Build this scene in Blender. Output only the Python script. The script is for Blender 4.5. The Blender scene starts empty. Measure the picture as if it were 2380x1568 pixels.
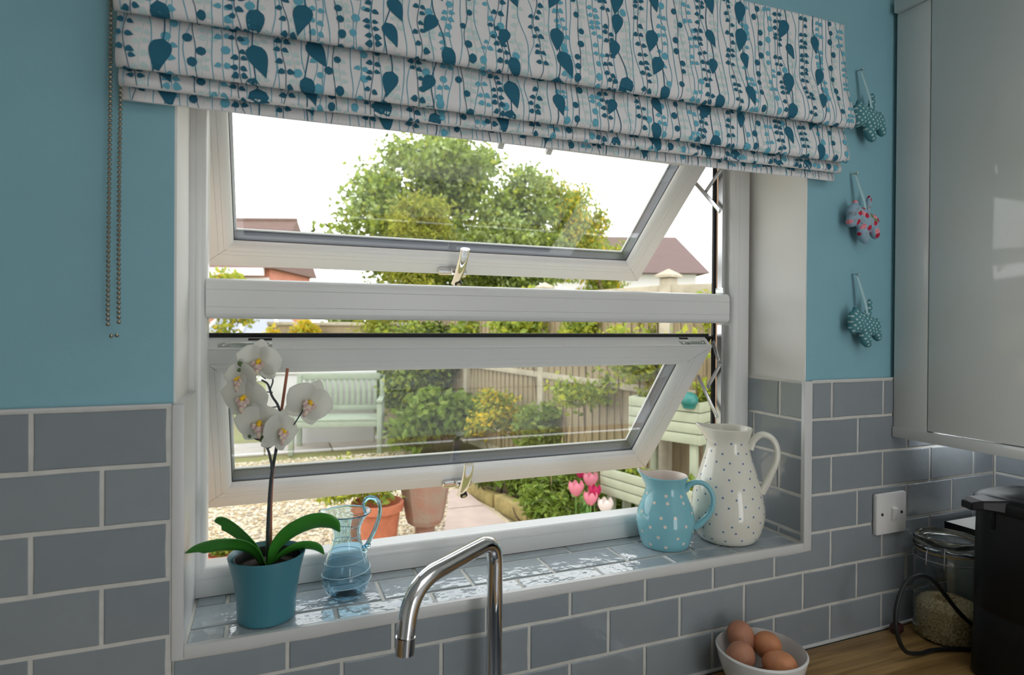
import bpy, bmesh, math, random
import numpy as np
from mathutils import Vector, Matrix

# ------------------------------------------------------------------ camera
Z0 = 1.456                                  # height of the top line of the wall tiles above the floor
scene = bpy.context.scene
col = scene.collection
random.seed(7)

cam_d = bpy.data.cameras.new('camera')
cam = bpy.data.objects.new('camera', cam_d)
col.objects.link(cam)
scene.camera = cam
YAW, PITCH, ROLL = 0.3814, -0.0048, 0.0069
fw = Vector((math.sin(YAW)*math.cos(PITCH), math.cos(YAW)*math.cos(PITCH), math.sin(PITCH)))
rt0 = Vector((math.cos(YAW), -math.sin(YAW), 0)); up0 = rt0.cross(fw)
rt = math.cos(ROLL)*rt0 + math.sin(ROLL)*up0; up = -math.sin(ROLL)*rt0 + math.cos(ROLL)*up0
m = Matrix(((rt.x, up.x, -fw.x, 0.2112), (rt.y, up.y, -fw.y, -0.9438), (rt.z, up.z, -fw.z, Z0+0.1136), (0, 0, 0, 1)))
cam.matrix_world = m
cam_d.sensor_width = 36.0
cam_d.lens = 1428.9/2380*36
cam_d.shift_y = -22/2380
cam_d.clip_start = 0.02; cam_d.clip_end = 300
cam_d.dof.use_dof = True
cam_d.dof.focus_distance = 1.25
cam_d.dof.aperture_fstop = 5.0

# ------------------------------------------------------------------ sky
world = bpy.data.worlds.new('sky'); scene.world = world; world.use_nodes = True
nt = world.node_tree; nt.nodes.clear()
tc = nt.nodes.new('ShaderNodeTexCoord')
sep = nt.nodes.new('ShaderNodeSeparateXYZ'); nt.links.new(tc.outputs['Generated'], sep.inputs[0])
nz = nt.nodes.new('ShaderNodeTexNoise'); nz.inputs['Scale'].default_value = 2.6; nz.inputs['Detail'].default_value = 8; nz.inputs['Roughness'].default_value = .55
nt.links.new(tc.outputs['Generated'], nz.inputs['Vector'])
el = nt.nodes.new('ShaderNodeMapRange'); el.inputs[1].default_value = .25; el.inputs[2].default_value = .8
nt.links.new(sep.outputs['Z'], el.inputs[0])
cl = nt.nodes.new('ShaderNodeMapRange'); cl.inputs[1].default_value = .49; cl.inputs[2].default_value = .60
nt.links.new(nz.outputs[0], cl.inputs[0])
mu = nt.nodes.new('ShaderNodeMath'); mu.operation = 'MULTIPLY'
nt.links.new(el.outputs[0], mu.inputs[0]); nt.links.new(cl.outputs[0], mu.inputs[1])
mx = nt.nodes.new('ShaderNodeMixRGB'); mx.inputs[1].default_value = (1, 1, 1, 1); mx.inputs[2].default_value = (.52, .66, .90, 1)
nt.links.new(mu.outputs[0], mx.inputs[0])
bg = nt.nodes.new('ShaderNodeBackground'); bg.inputs[1].default_value = 3.3
out = nt.nodes.new('ShaderNodeOutputWorld')
nt.links.new(mx.outputs[0], bg.inputs[0]); nt.links.new(bg.outputs[0], out.inputs[0])

# ------------------------------------------------------------------ sun and room lights
def light(name, kind, loc, energy, color=(1, 1, 1), rot=(0, 0, 0), size=None, sy=None):
    d = bpy.data.lights.new(name, kind); d.energy = energy; d.color = color
    if kind == 'AREA':
        d.size = size
        if sy: d.shape = 'RECTANGLE'; d.size_y = sy
    o = bpy.data.objects.new(name, d); o.location = loc; o.rotation_euler = rot; col.objects.link(o)
    return o
sun = light('sun', 'SUN', (0, -5, 9), .4, (1, .95, .86), (math.radians(42), 0, math.radians(-25)))
sun.data.angle = math.radians(14)
# daylight through the glazed door behind the camera, and the ceiling light
light('back_door_daylight', 'AREA', (1.15, -3.30, 1.15), 4.5, (.96, .98, 1.0), (math.radians(90), 0, 0), .85, 1.9)
light('ceiling_lamp_light', 'AREA', (1.15, -1.35, 2.40), 7.5, (.97, .985, 1.0), (0, 0, 0), 1.4, 1.3)

vs = scene.view_settings
vs.view_transform = 'Standard'; vs.look = 'None'; vs.gamma = 1; vs.use_curve_mapping = False
vs.exposure = 0.0

# ------------------------------------------------------------------ helpers
def lin(r, g=None, b=None):
    if g is None: r, g, b = r
    f = lambda c: (c/255/12.92) if c/255 <= .04045 else ((c/255+.055)/1.055)**2.4
    return (f(r), f(g), f(b), 1)

MATS = {}
def mat(name, color, rough=.5, metal=0, var=0, vscale=20, bump=0, bscale=60, spec=.5, trans=0, ior=1.45, coat=0, color2=None, stretch=None, sss=0, alpha=1):
    m = bpy.data.materials.new(name); m.use_nodes = True; n = m.node_tree; b = n.nodes['Principled BSDF']
    c = lin(color) if max(color[:3]) > 1.5 else tuple(color[:3])+(1,)
    b.inputs['Base Color'].default_value = c; b.inputs['Roughness'].default_value = rough; b.inputs['Metallic'].default_value = metal
    b.inputs['Specular IOR Level'].default_value = spec; b.inputs['Transmission Weight'].default_value = trans; b.inputs['IOR'].default_value = ior
    b.inputs['Coat Weight'].default_value = coat
    vec = None
    if var or bump or color2:
        t = n.nodes.new('ShaderNodeTexCoord'); vec = t.outputs['Object']
        if stretch:
            mp = n.nodes.new('ShaderNodeMapping'); mp.inputs['Scale'].default_value = stretch; n.links.new(vec, mp.inputs[0]); vec = mp.outputs[0]
    if var or color2:
        nn = n.nodes.new('ShaderNodeTexNoise'); nn.inputs['Scale'].default_value = vscale; nn.inputs['Detail'].default_value = 5
        n.links.new(vec, nn.inputs['Vector'])
        r = n.nodes.new('ShaderNodeValToRGB'); n.links.new(nn.outputs[0], r.inputs[0])
        c2 = lin(color2) if color2 else None
        r.color_ramp.elements[0].position = .35; r.color_ramp.elements[1].position = .65
        r.color_ramp.elements[0].color = tuple(x*(1-var) for x in c[:3])+(1,)
        r.color_ramp.elements[1].color = c2 if c2 else tuple(min(1, x*(1+var)) for x in c[:3])+(1,)
        n.links.new(r.outputs[0], b.inputs['Base Color'])
    if bump:
        bn = n.nodes.new('ShaderNodeTexNoise'); bn.inputs['Scale'].default_value = bscale; bn.inputs['Detail'].default_value = 3
        n.links.new(vec, bn.inputs['Vector'])
        bp = n.nodes.new('ShaderNodeBump'); bp.inputs['Strength'].default_value = 1; bp.inputs['Distance'].default_value = bump
        n.links.new(bn.outputs[0], bp.inputs['Height']); n.links.new(bp.outputs[0], b.inputs['Normal'])
    MATS[name] = m
    return m

def tile_mat(name, color, wav=.0012, spec=.6):
    """glazed hand-made tile: each tile a slightly different shade, its glaze gently uneven"""
    m = mat(name, color, .07, bump=wav, bscale=26, spec=spec)
    n = m.node_tree; b = n.nodes['Principled BSDF']
    oi = n.nodes.new('ShaderNodeObjectInfo')
    t = [x for x in n.nodes if x.type == 'TEX_COORD'][0]
    add = n.nodes.new('ShaderNodeVectorMath'); add.operation = 'ADD'
    sc = n.nodes.new('ShaderNodeVectorMath'); sc.operation = 'SCALE'; sc.inputs['Scale'].default_value = 7.0
    cmb = n.nodes.new('ShaderNodeCombineXYZ')
    for i in range(3): n.links.new(oi.outputs['Random'], cmb.inputs[i])
    n.links.new(cmb.outputs[0], sc.inputs[0]); n.links.new(t.outputs['Object'], add.inputs[0]); n.links.new(sc.outputs[0], add.inputs[1])
    for x in n.nodes:
        if x.type == 'TEX_NOISE': n.links.new(add.outputs[0], x.inputs['Vector'])
    nn = n.nodes.new('ShaderNodeTexNoise'); nn.inputs['Scale'].default_value = 22; nn.inputs['Detail'].default_value = 3; n.links.new(add.outputs[0], nn.inputs['Vector'])
    ad = n.nodes.new('ShaderNodeMath'); ad.operation = 'MULTIPLY_ADD'; ad.inputs[1].default_value = .55; n.links.new(oi.outputs['Random'], ad.inputs[0]); 
    mm = n.nodes.new('ShaderNodeMath'); mm.operation = 'MULTIPLY'; mm.inputs[1].default_value = .45; n.links.new(nn.outputs[0], mm.inputs[0]); n.links.new(mm.outputs[0], ad.inputs[2])
    r = n.nodes.new('ShaderNodeValToRGB'); n.links.new(ad.outputs[0], r.inputs[0])
    c = lin(color)
    r.color_ramp.elements[0].color = (c[0]*.86, c[1]*.87, c[2]*.90, 1); r.color_ramp.elements[1].color = (c[0]*1.12, c[1]*1.12, c[2]*1.10, 1)
    n.links.new(r.outputs[0], b.inputs['Base Color'])
    return m

def pane_mat(name, tint=(1, 1, 1), refl=1.0):
    m = bpy.data.materials.new(name); m.use_nodes = True; n = m.node_tree; n.nodes.clear()
    o = n.nodes.new('ShaderNodeOutputMaterial'); mixn = n.nodes.new('ShaderNodeMixShader')
    tr = n.nodes.new('ShaderNodeBsdfTransparent'); tr.inputs[0].default_value = tuple(tint)+(1,)
    gl = n.nodes.new('ShaderNodeBsdfGlossy'); gl.inputs['Roughness'].default_value = .02
    gl.inputs[0].default_value = (refl, refl, refl, 1)
    lw = n.nodes.new('ShaderNodeLayerWeight'); lw.inputs[0].default_value = .5
    pw = n.nodes.new('ShaderNodeMath'); pw.operation = 'POWER'; pw.inputs[1].default_value = 4.0; n.links.new(lw.outputs['Facing'], pw.inputs[0])
    fr = n.nodes.new('ShaderNodeMath'); fr.operation = 'MULTIPLY_ADD'; fr.inputs[1].default_value = .92; fr.inputs[2].default_value = .04; n.links.new(pw.outputs[0], fr.inputs[0])
    n.links.new(fr.outputs[0], mixn.inputs[0]); n.links.new(tr.outputs[0], mixn.inputs[1]); n.links.new(gl.outputs[0], mixn.inputs[2]); n.links.new(mixn.outputs[0], o.inputs[0])
    return m

def leaf_mat(name, color, tr=.35, rough=.55):
    m = bpy.data.materials.new(name); m.use_nodes = True; n = m.node_tree; b = n.nodes['Principled BSDF']
    b.inputs['Roughness'].default_value = rough; b.inputs['Specular IOR Level'].default_value = .3
    o = n.nodes['Material Output']
    t = n.nodes.new('ShaderNodeTexCoord'); nn = n.nodes.new('ShaderNodeTexNoise'); nn.inputs['Scale'].default_value = 3; n.links.new(t.outputs['Object'], nn.inputs['Vector'])
    r = n.nodes.new('ShaderNodeValToRGB'); n.links.new(nn.outputs[0], r.inputs[0]); c = lin(color)
    r.color_ramp.elements[0].position = .3; r.color_ramp.elements[1].position = .7
    r.color_ramp.elements[0].color = (c[0]*.8, c[1]*.85, c[2]*.8, 1); r.color_ramp.elements[1].color = (min(1, c[0]*1.2), min(1, c[1]*1.15), c[2]*1.1, 1)
    n.links.new(r.outputs[0], b.inputs['Base Color'])
    tl = n.nodes.new('ShaderNodeBsdfTranslucent'); n.links.new(r.outputs[0], tl.inputs[0])
    mixn = n.nodes.new('ShaderNodeMixShader'); mixn.inputs[0].default_value = tr
    n.links.new(b.outputs[0], mixn.inputs[1]); n.links.new(tl.outputs[0], mixn.inputs[2]); n.links.new(mixn.outputs[0], o.inputs[0])
    return m

def tag(o, label=None, cat=None, group=None, kind=None):
    if label: o['label'] = label
    if cat: o['category'] = cat
    if group: o['group'] = group
    if kind: o['kind'] = kind
    return o

def empty(name, loc=(0, 0, 0), parent=None):
    o = bpy.data.objects.new(name, None); o.empty_display_size = .05; o.location = loc; col.objects.link(o); o.parent = parent
    return o

def link_mesh(name, me, parent=None, loc=None):
    o = bpy.data.objects.new(name, me); col.objects.link(o); o.parent = parent
    if loc is not None: o.location = loc
    return o

class MB:
    """collects shapes into one mesh"""
    def __init__(s): s.v = []; s.f = []; s.mi = []; s.sm = []
    def add(s, v, f, mi=0, smooth=False):
        n = len(s.v); s.v += [tuple(p) for p in v]; s.f += [tuple(i+n for i in q) for q in f]; s.mi += [mi]*len(f); s.sm += [smooth]*len(f); return s
    def box(s, x0, x1, y0, y1, z0, z1, bev=0, mi=0, M=None):
        x0, x1 = min(x0, x1), max(x0, x1); y0, y1 = min(y0, y1), max(y0, y1); z0, z1 = min(z0, z1), max(z0, z1)
        if bev <= 0:
            v = [(x, y, z) for x in (x0, x1) for y in (y0, y1) for z in (z0, z1)]
            f = [(0, 1, 3, 2), (4, 6, 7, 5), (0, 4, 5, 1), (2, 3, 7, 6), (0, 2, 6, 4), (1, 5, 7, 3)]
        else:
            bm = bmesh.new(); bmesh.ops.create_cube(bm, size=1)
            for w in bm.verts: w.co = Vector(((x0+x1)/2+w.co.x*(x1-x0), (y0+y1)/2+w.co.y*(y1-y0), (z0+z1)/2+w.co.z*(z1-z0)))
            bmesh.ops.bevel(bm, geom=bm.edges[:], offset=bev, segments=2, profile=.5, affect='EDGES')
            bm.verts.index_update(); v = [w.co.copy() for w in bm.verts]; f = [[w.index for w in q.verts] for q in bm.faces]; bm.free()
        if M is not None: v = [M @ Vector(p) for p in v]
        return s.add(v, f, mi, bev > 0)
    def tube(s, pts, rad, n=10, mi=0, cap=True, flat=1.0):
        pts = [Vector(p) for p in pts]
        if not hasattr(rad, '__len__'): rad = [rad]*len(pts)
        V = []; F = []; prev = None
        for i, p in enumerate(pts):
            t = (pts[min(i+1, len(pts)-1)]-pts[max(i-1, 0)]).normalized()
            a = prev if prev is not None else (Vector((0, 0, 1)) if abs(t.z) < .9 else Vector((1, 0, 0)))
            a = (a - t*a.dot(t)).normalized(); prev = a; b = t.cross(a)
            for k in range(n):
                an = 2*math.pi*k/n; V.append(p + a*math.cos(an)*rad[i] + b*math.sin(an)*rad[i]*flat)
        for i in range(len(pts)-1):
            for k in range(n): F.append((i*n+k, i*n+(k+1) % n, (i+1)*n+(k+1) % n, (i+1)*n+k))
        if cap: F.append(tuple(range(n))[::-1]); F.append(tuple((len(pts)-1)*n+k for k in range(n)))
        return s.add(V, F, mi, True)
    def lathe(s, prof, n=40, c=(0, 0, 0), mi=0, fn=None, closed=False):
        V = []; F = []; m = len(prof)
        for k in range(n):
            a = 2*math.pi*k/n
            for (r, z) in prof:
                if fn: r, z = fn(r, z, a)
                V.append((c[0]+r*math.cos(a), c[1]+r*math.sin(a), c[2]+z))
        for k in range(n):
            k2 = (k+1) % n
            for j in range(m-1): F.append((k*m+j, k2*m+j, k2*m+j+1, k*m+j+1))
        return s.add(V, F, mi, True)
    def ell(s, c, r, n=14, mi=0, M=None):
        V = []; F = []; h = n//2
        for i in range(h+1):
            t = math.pi*i/h
            for k in range(n):
                a = 2*math.pi*k/n; p = Vector((r[0]*math.sin(t)*math.cos(a), r[1]*math.sin(t)*math.sin(a), r[2]*math.cos(t)))
                if M is not None: p = M @ p
                V.append(p+Vector(c))
        for i in range(h):
            for k in range(n): F.append((i*n+k, (i+1)*n+k, (i+1)*n+(k+1) % n, i*n+(k+1) % n))
        return s.add(V, F, mi, True)
    def build(s, name, mats, parent=None, loc=None, weld=True):
        me = bpy.data.meshes.new(name); me.from_pydata(s.v, [], s.f)
        if not isinstance(mats, (list, tuple)): mats = [mats]
        for q in mats: me.materials.append(q)
        me.polygons.foreach_set('material_index', s.mi); me.polygons.foreach_set('use_smooth', s.sm)
        if weld and len(s.v) < 60000:
            bm = bmesh.new(); bm.from_mesh(me); bmesh.ops.remove_doubles(bm, verts=bm.verts[:], dist=1e-6); bmesh.ops.recalc_face_normals(bm, faces=bm.faces[:]); bm.to_mesh(me); bm.free()
        me.update()
        o = link_mesh(name, me, parent, loc)
        if any(s.sm): 
            try: me.set_sharp_from_angle(angle=math.radians(38))
            except Exception: pass
        return o

def smooth_path(pts, n=8):
    """Catmull-Rom through the points"""
    P = [Vector(p) for p in pts]; P = [2*P[0]-P[1]]+P+[2*P[-1]-P[-2]]; out = []
    for i in range(1, len(P)-2):
        for k in range(n):
            t = k/n; a, b, c, d = P[i-1], P[i], P[i+1], P[i+2]
            out.append(.5*((2*b)+(-a+c)*t+(2*a-5*b+4*c-d)*t*t+(-a+3*b-3*c+d)*t**3))
    out.append(P[-2]); return out

def copy_tree(o, parent=None):
    c = o.copy(); col.objects.link(c); c.parent = parent
    for ch in list(o.children): copy_tree(ch, c)
    return c

# ------------------------------------------------------------------ materials of the room
M_teal = mat('teal_emulsion', (132, 179, 191), .55, bump=.0004, bscale=90, var=.03, vscale=6)
M_white_wall = mat('white_emulsion', (226, 226, 222), .6, bump=.0004, bscale=80)
M_grout = mat('pale_grout', (205, 204, 198), .8, var=.06, vscale=40)
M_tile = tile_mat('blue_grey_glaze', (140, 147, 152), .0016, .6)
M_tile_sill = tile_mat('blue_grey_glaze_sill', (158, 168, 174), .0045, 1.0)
M_trim = mat('white_tile_trim', (208, 209, 208), .3)
M_upvc = mat('white_upvc', (218, 219, 218), .28, bump=.00001, bscale=40, stretch=(2, 60, 60))
M_gasket = mat('black_rubber', (22, 24, 26), .5)
M_spacer = mat('grey_spacer', (84, 90, 98), .4)
M_lip = mat('outer_white_bead', (214, 216, 214), .4)
M_chrome = mat('polished_chrome', (.72, .72, .73), .04, metal=1)
M_steel = mat('brushed_steel', (.52, .53, .55), .32, metal=1)
M_zinc = mat('zinc_plate', (.62, .68, .66), .3, metal=1)
M_mitre = mat('weld_line', (150, 150, 148), .5)
M_dark = mat('dark_slot', (52, 52, 54), .6)
M_pane = pane_mat('window_glass', (.985, .995, .99))
M_floor = mat('grey_vinyl', (150, 150, 150), .4, var=.08, vscale=3)
M_ceil = mat('ceiling_white', (232, 231, 226), .7, bump=.0003, bscale=50)
M_cab = mat('gloss_white_door', (222, 223, 219), .06, spec=.5)
M_cab_side = mat('gloss_white_panel', (218, 220, 217), .12)
M_oak = None
def oak():
    m = bpy.data.materials.new('oiled_oak'); m.use_nodes = True; n = m.node_tree; b = n.nodes['Principled BSDF']; b.inputs['Roughness'].default_value = .42
    t = n.nodes.new('ShaderNodeTexCoord'); mp = n.nodes.new('ShaderNodeMapping'); mp.inputs['Scale'].default_value = (3, 45, 45); n.links.new(t.outputs['Object'], mp.inputs[0])
    a = n.nodes.new('ShaderNodeTexNoise'); a.inputs['Scale'].default_value = 1.6; a.inputs['Detail'].default_value = 9; a.inputs['Distortion'].default_value = .6; n.links.new(mp.outputs[0], a.inputs['Vector'])
    r = n.nodes.new('ShaderNodeValToRGB'); n.links.new(a.outputs[0], r.inputs[0])
    r.color_ramp.elements[0].position = .3; r.color_ramp.elements[0].color = lin(124, 92, 50); r.color_ramp.elements[1].position = .7; r.color_ramp.elements[1].color = lin(186, 150, 94)
    n.links.new(r.outputs[0], b.inputs['Base Color']); return m
M_oak = oak()

# ------------------------------------------------------------------ room shell
XL, XR, YB = -1.6, 1.849, -3.4
OX0, OX1 = 0.095, 1.2478                    # plastered opening of the window
OZ0, OZ1 = Z0-.345, Z0+.645
WT = .910                                   # top of the worktop
def struct(mb, name, m, parent=None):
    o = mb.build(name, m, parent)
    if parent is None: o['kind'] = 'structure'
    return o
struct(MB().box(XL-.2, XR+.2, YB-.2, .30, -.1, 0), 'floor', M_floor)
struct(MB().box(XL-.2, XR+.2, YB-.2, .34, 2.45, 2.60), 'ceiling', M_ceil)
wall_back = struct(MB().box(XL-.2, OX0, .008, .17, 0, 2.45).box(OX1, XR+.2, .008, .17, 0, 2.45).box(OX0, OX1, .008, .17, 0, OZ0).box(OX0, OX1, .008, .17, OZ1, 2.45), 'wall_back', M_teal)
M_outer = mat('buff_outer_brick', (172, 140, 116), .9, var=.12, vscale=9)
struct(MB().box(XL-.2, OX0-.005, .1705, .30, 0, 2.45).box(OX1+.005, XR+.2, .1705, .30, 0, 2.45).box(OX0-.005, OX1+.005, .1705, .30, 0, OZ0-.005).box(OX0-.005, OX1+.005, .1705, .30, OZ1+.005, 2.45), 'outer_brickwork', M_outer, wall_back)
struct(MB().box(OX0-.004, OX1+.004, .2260, .34, OZ0-.004, OZ0+.016, .004), 'outer_sill', M_trim, wall_back)
wall_right = struct(MB().box(XR+.008, XR+.2, YB, .008, 0, 2.45), 'wall_right', M_white_wall)
struct(MB().box(XL-.2, XL, YB, .008, 0, 2.45), 'wall_left', M_white_wall)
struct(MB().box(XL-.2, .70, YB-.2, YB, 0, 2.45).box(1.60, XR+.2, YB-.2, YB, 0, 2.45).box(.70, 1.60, YB-.2, YB, 2.1, 2.45), 'wall_front', M_white_wall)
# plaster lining of the opening: white reveals and soffit
lining = MB()
lining.box(OX0-.0005, OX0+.003, .0085, .170, OZ0, OZ1)
lining.box(OX1-.003, OX1+.0005, .0085, .170, OZ0, OZ1)
lining.box(OX0, OX1, .0085, .170, OZ1-.003, OZ1+.0005)
struct(lining, 'window_reveal', M_white_wall, wall_back)

# ------------------------------------------------------------------ tiles, each one a piece of its wall
PR, PQ, GR = .078, .153, .0041
tiles_cache = {}
def inset(poly, d):
    n = len(poly); o = []
    for i in range(n):
        p0, p1, p2 = Vector(poly[i-1]), Vector(poly[i]), Vector(poly[(i+1) % n])
        e1 = (p1-p0).normalized(); e2 = (p2-p1).normalized()
        n1 = Vector((-e1.y, e1.x)); n2 = Vector((-e2.y, e2.x))
        q = (n1+n2); q = q/max(.3, q.length_squared)*2*d if q.length > 1e-6 else n1*d
        o.append(p1+q)
    return o
def tile_mesh(poly, key, thick=.0085, wob=.0007):
    """poly: counter-clockwise outline in the tile's own plane (a across, b up); face towards -y"""
    if key in tiles_cache: return tiles_cache[key]
    rnd = random.Random(hash(key) & 0xffff)
    pts = []
    n = len(poly)
    for i in range(n):
        a, b = Vector(poly[i]), Vector(poly[(i+1) % n]); L = (b-a).length
        pts.append(a); k = max(0, int(L/.045))
        nn = Vector((-(b-a).normalized().y, (b-a).normalized().x))
        for j in range(1, k+1): pts.append(a.lerp(b, j/(k+1))+nn*rnd.uniform(0, wob*1.6))
    l1 = [tuple(p) for p in pts]; l2 = [tuple(p) for p in inset(pts, .0006)]; l3 = [tuple(p) for p in inset(pts, .0022)]
    m = len(pts); V = [(p[0], thick, p[1]) for p in l1]+[(p[0], .0016, p[1]) for p in l2]+[(p[0], 0, p[1]) for p in l3]
    F = []
    for q in (0, 1):
        for i in range(m): F.append((q*m+i, q*m+(i+1) % m, (q+1)*m+(i+1) % m, (q+1)*m+i))
    F.append(tuple(2*m+i for i in range(m)))
    me = bpy.data.meshes.new('tile'); me.from_pydata(V, [], F); me.materials.append(M_tile); me.update()
    tiles_cache[key] = me
    return me
def tile_rect(w, h, variant): 
    return tile_mesh([(0, 0), (w, 0), (w, h), (0, h)], (round(w, 4), round(h, 4), variant))
tcount = 0
def put_tile(me, loc, rot, parent, mt=None):
    o = link_mesh('tile', me, parent, loc); o.rotation_euler = rot
    if mt: 
        o.material_slots[0].link = 'OBJECT'; o.material_slots[0].material = mt
    return o
TX0, TX1, TZ = .0945, 1.257, -.3455         # outer edge of the white trim round the opening
def lay_row(x0, x1, z0, z1, odd, skip=None):
    """one course of the back wall between x0 and x1 (z relative to the tile top line)"""
    j0 = .090 + (PQ/2 if odd else 0)
    i = math.floor((x0-j0)/PQ)
    while j0+i*PQ < x1-.001:
        a = max(x0, j0+i*PQ); b = min(x1, j0+(i+1)*PQ); i += 1
        if b-a < .012: continue
        me = tile_rect(b-a-GR, z1-z0-GR, i % 3 if b-a > .14 else 9)
        put_tile(me, (a+GR/2, 0, Z0+z0+GR/2), (0, 0, 0), wall_back)
for r in range(8):
    z1, z0 = -r*PR, -(r+1)*PR
    odd = r % 2 == 1
    if r == 7: break
    if r < 4:
        lay_row(-.75, TX0, z0, z1, odd)
        lay_row(TX1, 1.53 if r == 0 else XR-.001, z0, z1, odd)
    elif r == 4:
        lay_row(-.75, TX0, z0, z1, odd)
        lay_row(TX0, .090+7*PQ, z0, TZ, odd)
        # the tile cut round the lower right corner of the trim
        a, b = .090+7*PQ+GR/2, .090+8*PQ-GR/2; h = PR-GR; hl = TZ-z0-GR
        cx = TX1+GR/2-a
        me = tile_mesh([(0, 0), (b-a, 0), (b-a, h), (cx, h), (cx, hl), (0, hl)], ('L',))
        put_tile(me, (a, 0, Z0+z0+GR/2), (0, 0, 0), wall_back)
        lay_row(.090+8*PQ, XR-.001, z0, z1, odd)
    else:
        lay_row(-.75, XR-.001, z0, z1, odd)
# grout bed behind the wall tiles
g = MB().box(-.75, TX0+.001, .0022, .0078, WT, Z0+.0015).box(TX1-.001, XR, .0022, .0078, WT, Z0+.0015).box(TX0, TX1, .0022, .0078, WT, Z0+TZ+.001)
struct(g, 'grout', M_grout, wall_back)
# right-hand side wall
for r in range(1, 7):
    y = 0.0; k = 0
    while y > -.62:
        w = PQ*(.5 if (r % 2 == 0 and k == 0) else 1)
        put_tile(tile_rect(w-GR, PR-GR, k % 3), (XR, y-GR/2, Z0-(r+1)*PR+GR/2), (0, 0, math.radians(-90)), wall_right); y -= w; k += 1
struct(MB().box(XR+.0022, XR+.0078, -.62, .002, WT, Z0-PR), 'grout', M_grout, wall_right)
# right reveal, its face at x = 1.2365
RX = 1.2365
for r in range(5):
    z1, z0 = -r*PR, max(-(r+1)*PR, -.330)
    js = [.165, .068, .004] if r % 2 == 0 else [.165, .143, .004]
    for a, b in zip(js[:-1], js[1:]):
        put_tile(tile_rect(a-b-GR, z1-z0-GR, 1), (RX, a-GR/2, Z0+z0+GR/2), (0, 0, math.radians(-90)), wall_back)
struct(MB().box(RX+.002, OX1, .006, .166, Z0-.34, Z0+.002), 'grout', M_grout, wall_back)
# left reveal lining tiles seen only by their white capped top
struct(MB().box(OX0, .1085, .006, .166, Z0-.335, Z0+.004), 'reveal_upstand', M_trim, wall_back)
# sill tiles, laid flat
SILL = Z0-.330
sill_rows = [(.004, .050, .161), (.050, .1275, .0845), (.1275, .163, .157)]
for (y0, y1, jx) in sill_rows:
    i = math.floor((.1095-jx)/PQ)
    while jx+i*PQ < RX-.004:
        a = max(.1095, jx+i*PQ); b = min(RX, jx+(i+1)*PQ); i += 1
        if b-a < .012: continue
        # lies on its back: local up (b) runs towards the window
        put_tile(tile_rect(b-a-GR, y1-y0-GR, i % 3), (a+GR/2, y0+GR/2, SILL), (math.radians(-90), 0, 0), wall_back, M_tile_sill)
struct(MB().box(.1085, RX+.001, .002, .168, SILL-.02, SILL-.0022), 'grout', M_grout, wall_back)
# white trim along the tiled edges of the opening
def trim(name, mb): 
    return struct(mb, name, M_trim)
trim('trim_1', MB().box(TX0, .1095, -.0012, .009, Z0+TZ, Z0+.002, .001))
trim('trim_2', MB().box(.1096, RX-.0001, -.0012, .009, Z0+TZ, SILL+.0008, .001))
trim('trim_3', MB().box(RX, TX1, -.0012, .009, Z0+TZ, Z0+.002, .001))
trim('trim_4', MB().box(-.75, TX0-.0005, .0005, .0078, Z0+.0003, Z0+.0040))
trim('trim_5', MB().box(TX1+.0005, 1.53, .0005, .0078, Z0+.0003, Z0+.0040))
trim('trim_6', MB().box(-.75, XR, -.004, .002, WT, WT+.006, .0015))

# ------------------------------------------------------------------ window
FD = .160                                    # room face of the window frame
win = empty('window_1', (.65, FD, SILL)); win['kind'] = 'structure'
def ring(name, x0, x1, z0, z1, prof, m, parent, off=(0, 0, 0)):
    """mitred rectangular ring; prof = closed list of (inset, depth)"""
    V = []; F = []; n = len(prof)
    for (cx, cz, sx, sz) in ((x0, z0, 1, 1), (x1, z0, -1, 1), (x1, z1, -1, -1), (x0, z1, 1, -1)):
        for (s, t) in prof: V.append((cx+sx*s-off[0], t-off[1], cz+sz*s-off[2]))
    for c in range(4):
        d = (c+1) % 4
        for i in range(n):
            j = (i+1) % n; F.append((c*n+i, d*n+i, d*n+j, c*n+j))
    mb = MB(); mb.add(V, F, 0, False); return mb.build(name, m, parent)
WO = (.65, FD, SILL)
FX0, FX1 = .078, 1.2365
IX0, IX1 = .1235, 1.180
T0, T1 = Z0+.121, Z0+.187                   # transom
B0 = Z0-.283; H1 = Z0+.590
def ovolo(a, y0, r=.012, n=5):
    """rounded edge from the flat face (inset a-r) to the side (inset a)"""
    return [(a-r+r*math.sin(math.pi/2*k/n), y0+r*(1-math.cos(math.pi/2*k/n))) for k in range(n+1)]
fr_prof = lambda w: [(0, FD), (w-.0175, FD), (w-.0168, FD+.0008), (w-.016, FD)]+ovolo(w, FD, .0125)+[(w, FD+.045), (w-.016, FD+.045), (w-.016, FD+.065), (0, FD+.065)]
ring('outer_frame', FX0, FX1, SILL+.0005, H1+.046, fr_prof(.0455), M_upvc, win, WO)
# transom bar with the same rounded edges above and below
def bar(name, x0, x1, prof, m, parent, off):
    V = [(x-off[0], t-off[1], z-off[2]) for x in (x0, x1) for (z, t) in prof]; n = len(prof)
    F = [(i, (i+1) % n, n+(i+1) % n, n+i) for i in range(n)]+[tuple(range(n))[::-1], tuple(range(n, 2*n))]
    return MB().add(V, F).build(name, m, parent)
h = (T1-T0); zc = T0
up_ = ovolo(h, FD, .0125); lo_ = [(h-s, t) for s, t in up_]
tp = [(T0+s, t) for s, t in ([(.018, FD), (.0188, FD+.0008), (.0196, FD), (h-.0196, FD), (h-.0188, FD+.0008), (h-.018, FD)]+up_+[(h, FD+.045), (h-.014, FD+.045), (h-.014, FD+.065), (.014, FD+.065), (.014, FD+.045), (0, FD+.045)]+lo_[::-1])]
bar('transom', IX0-.002, IX1+.002, tp, M_upvc, win, WO)
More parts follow.
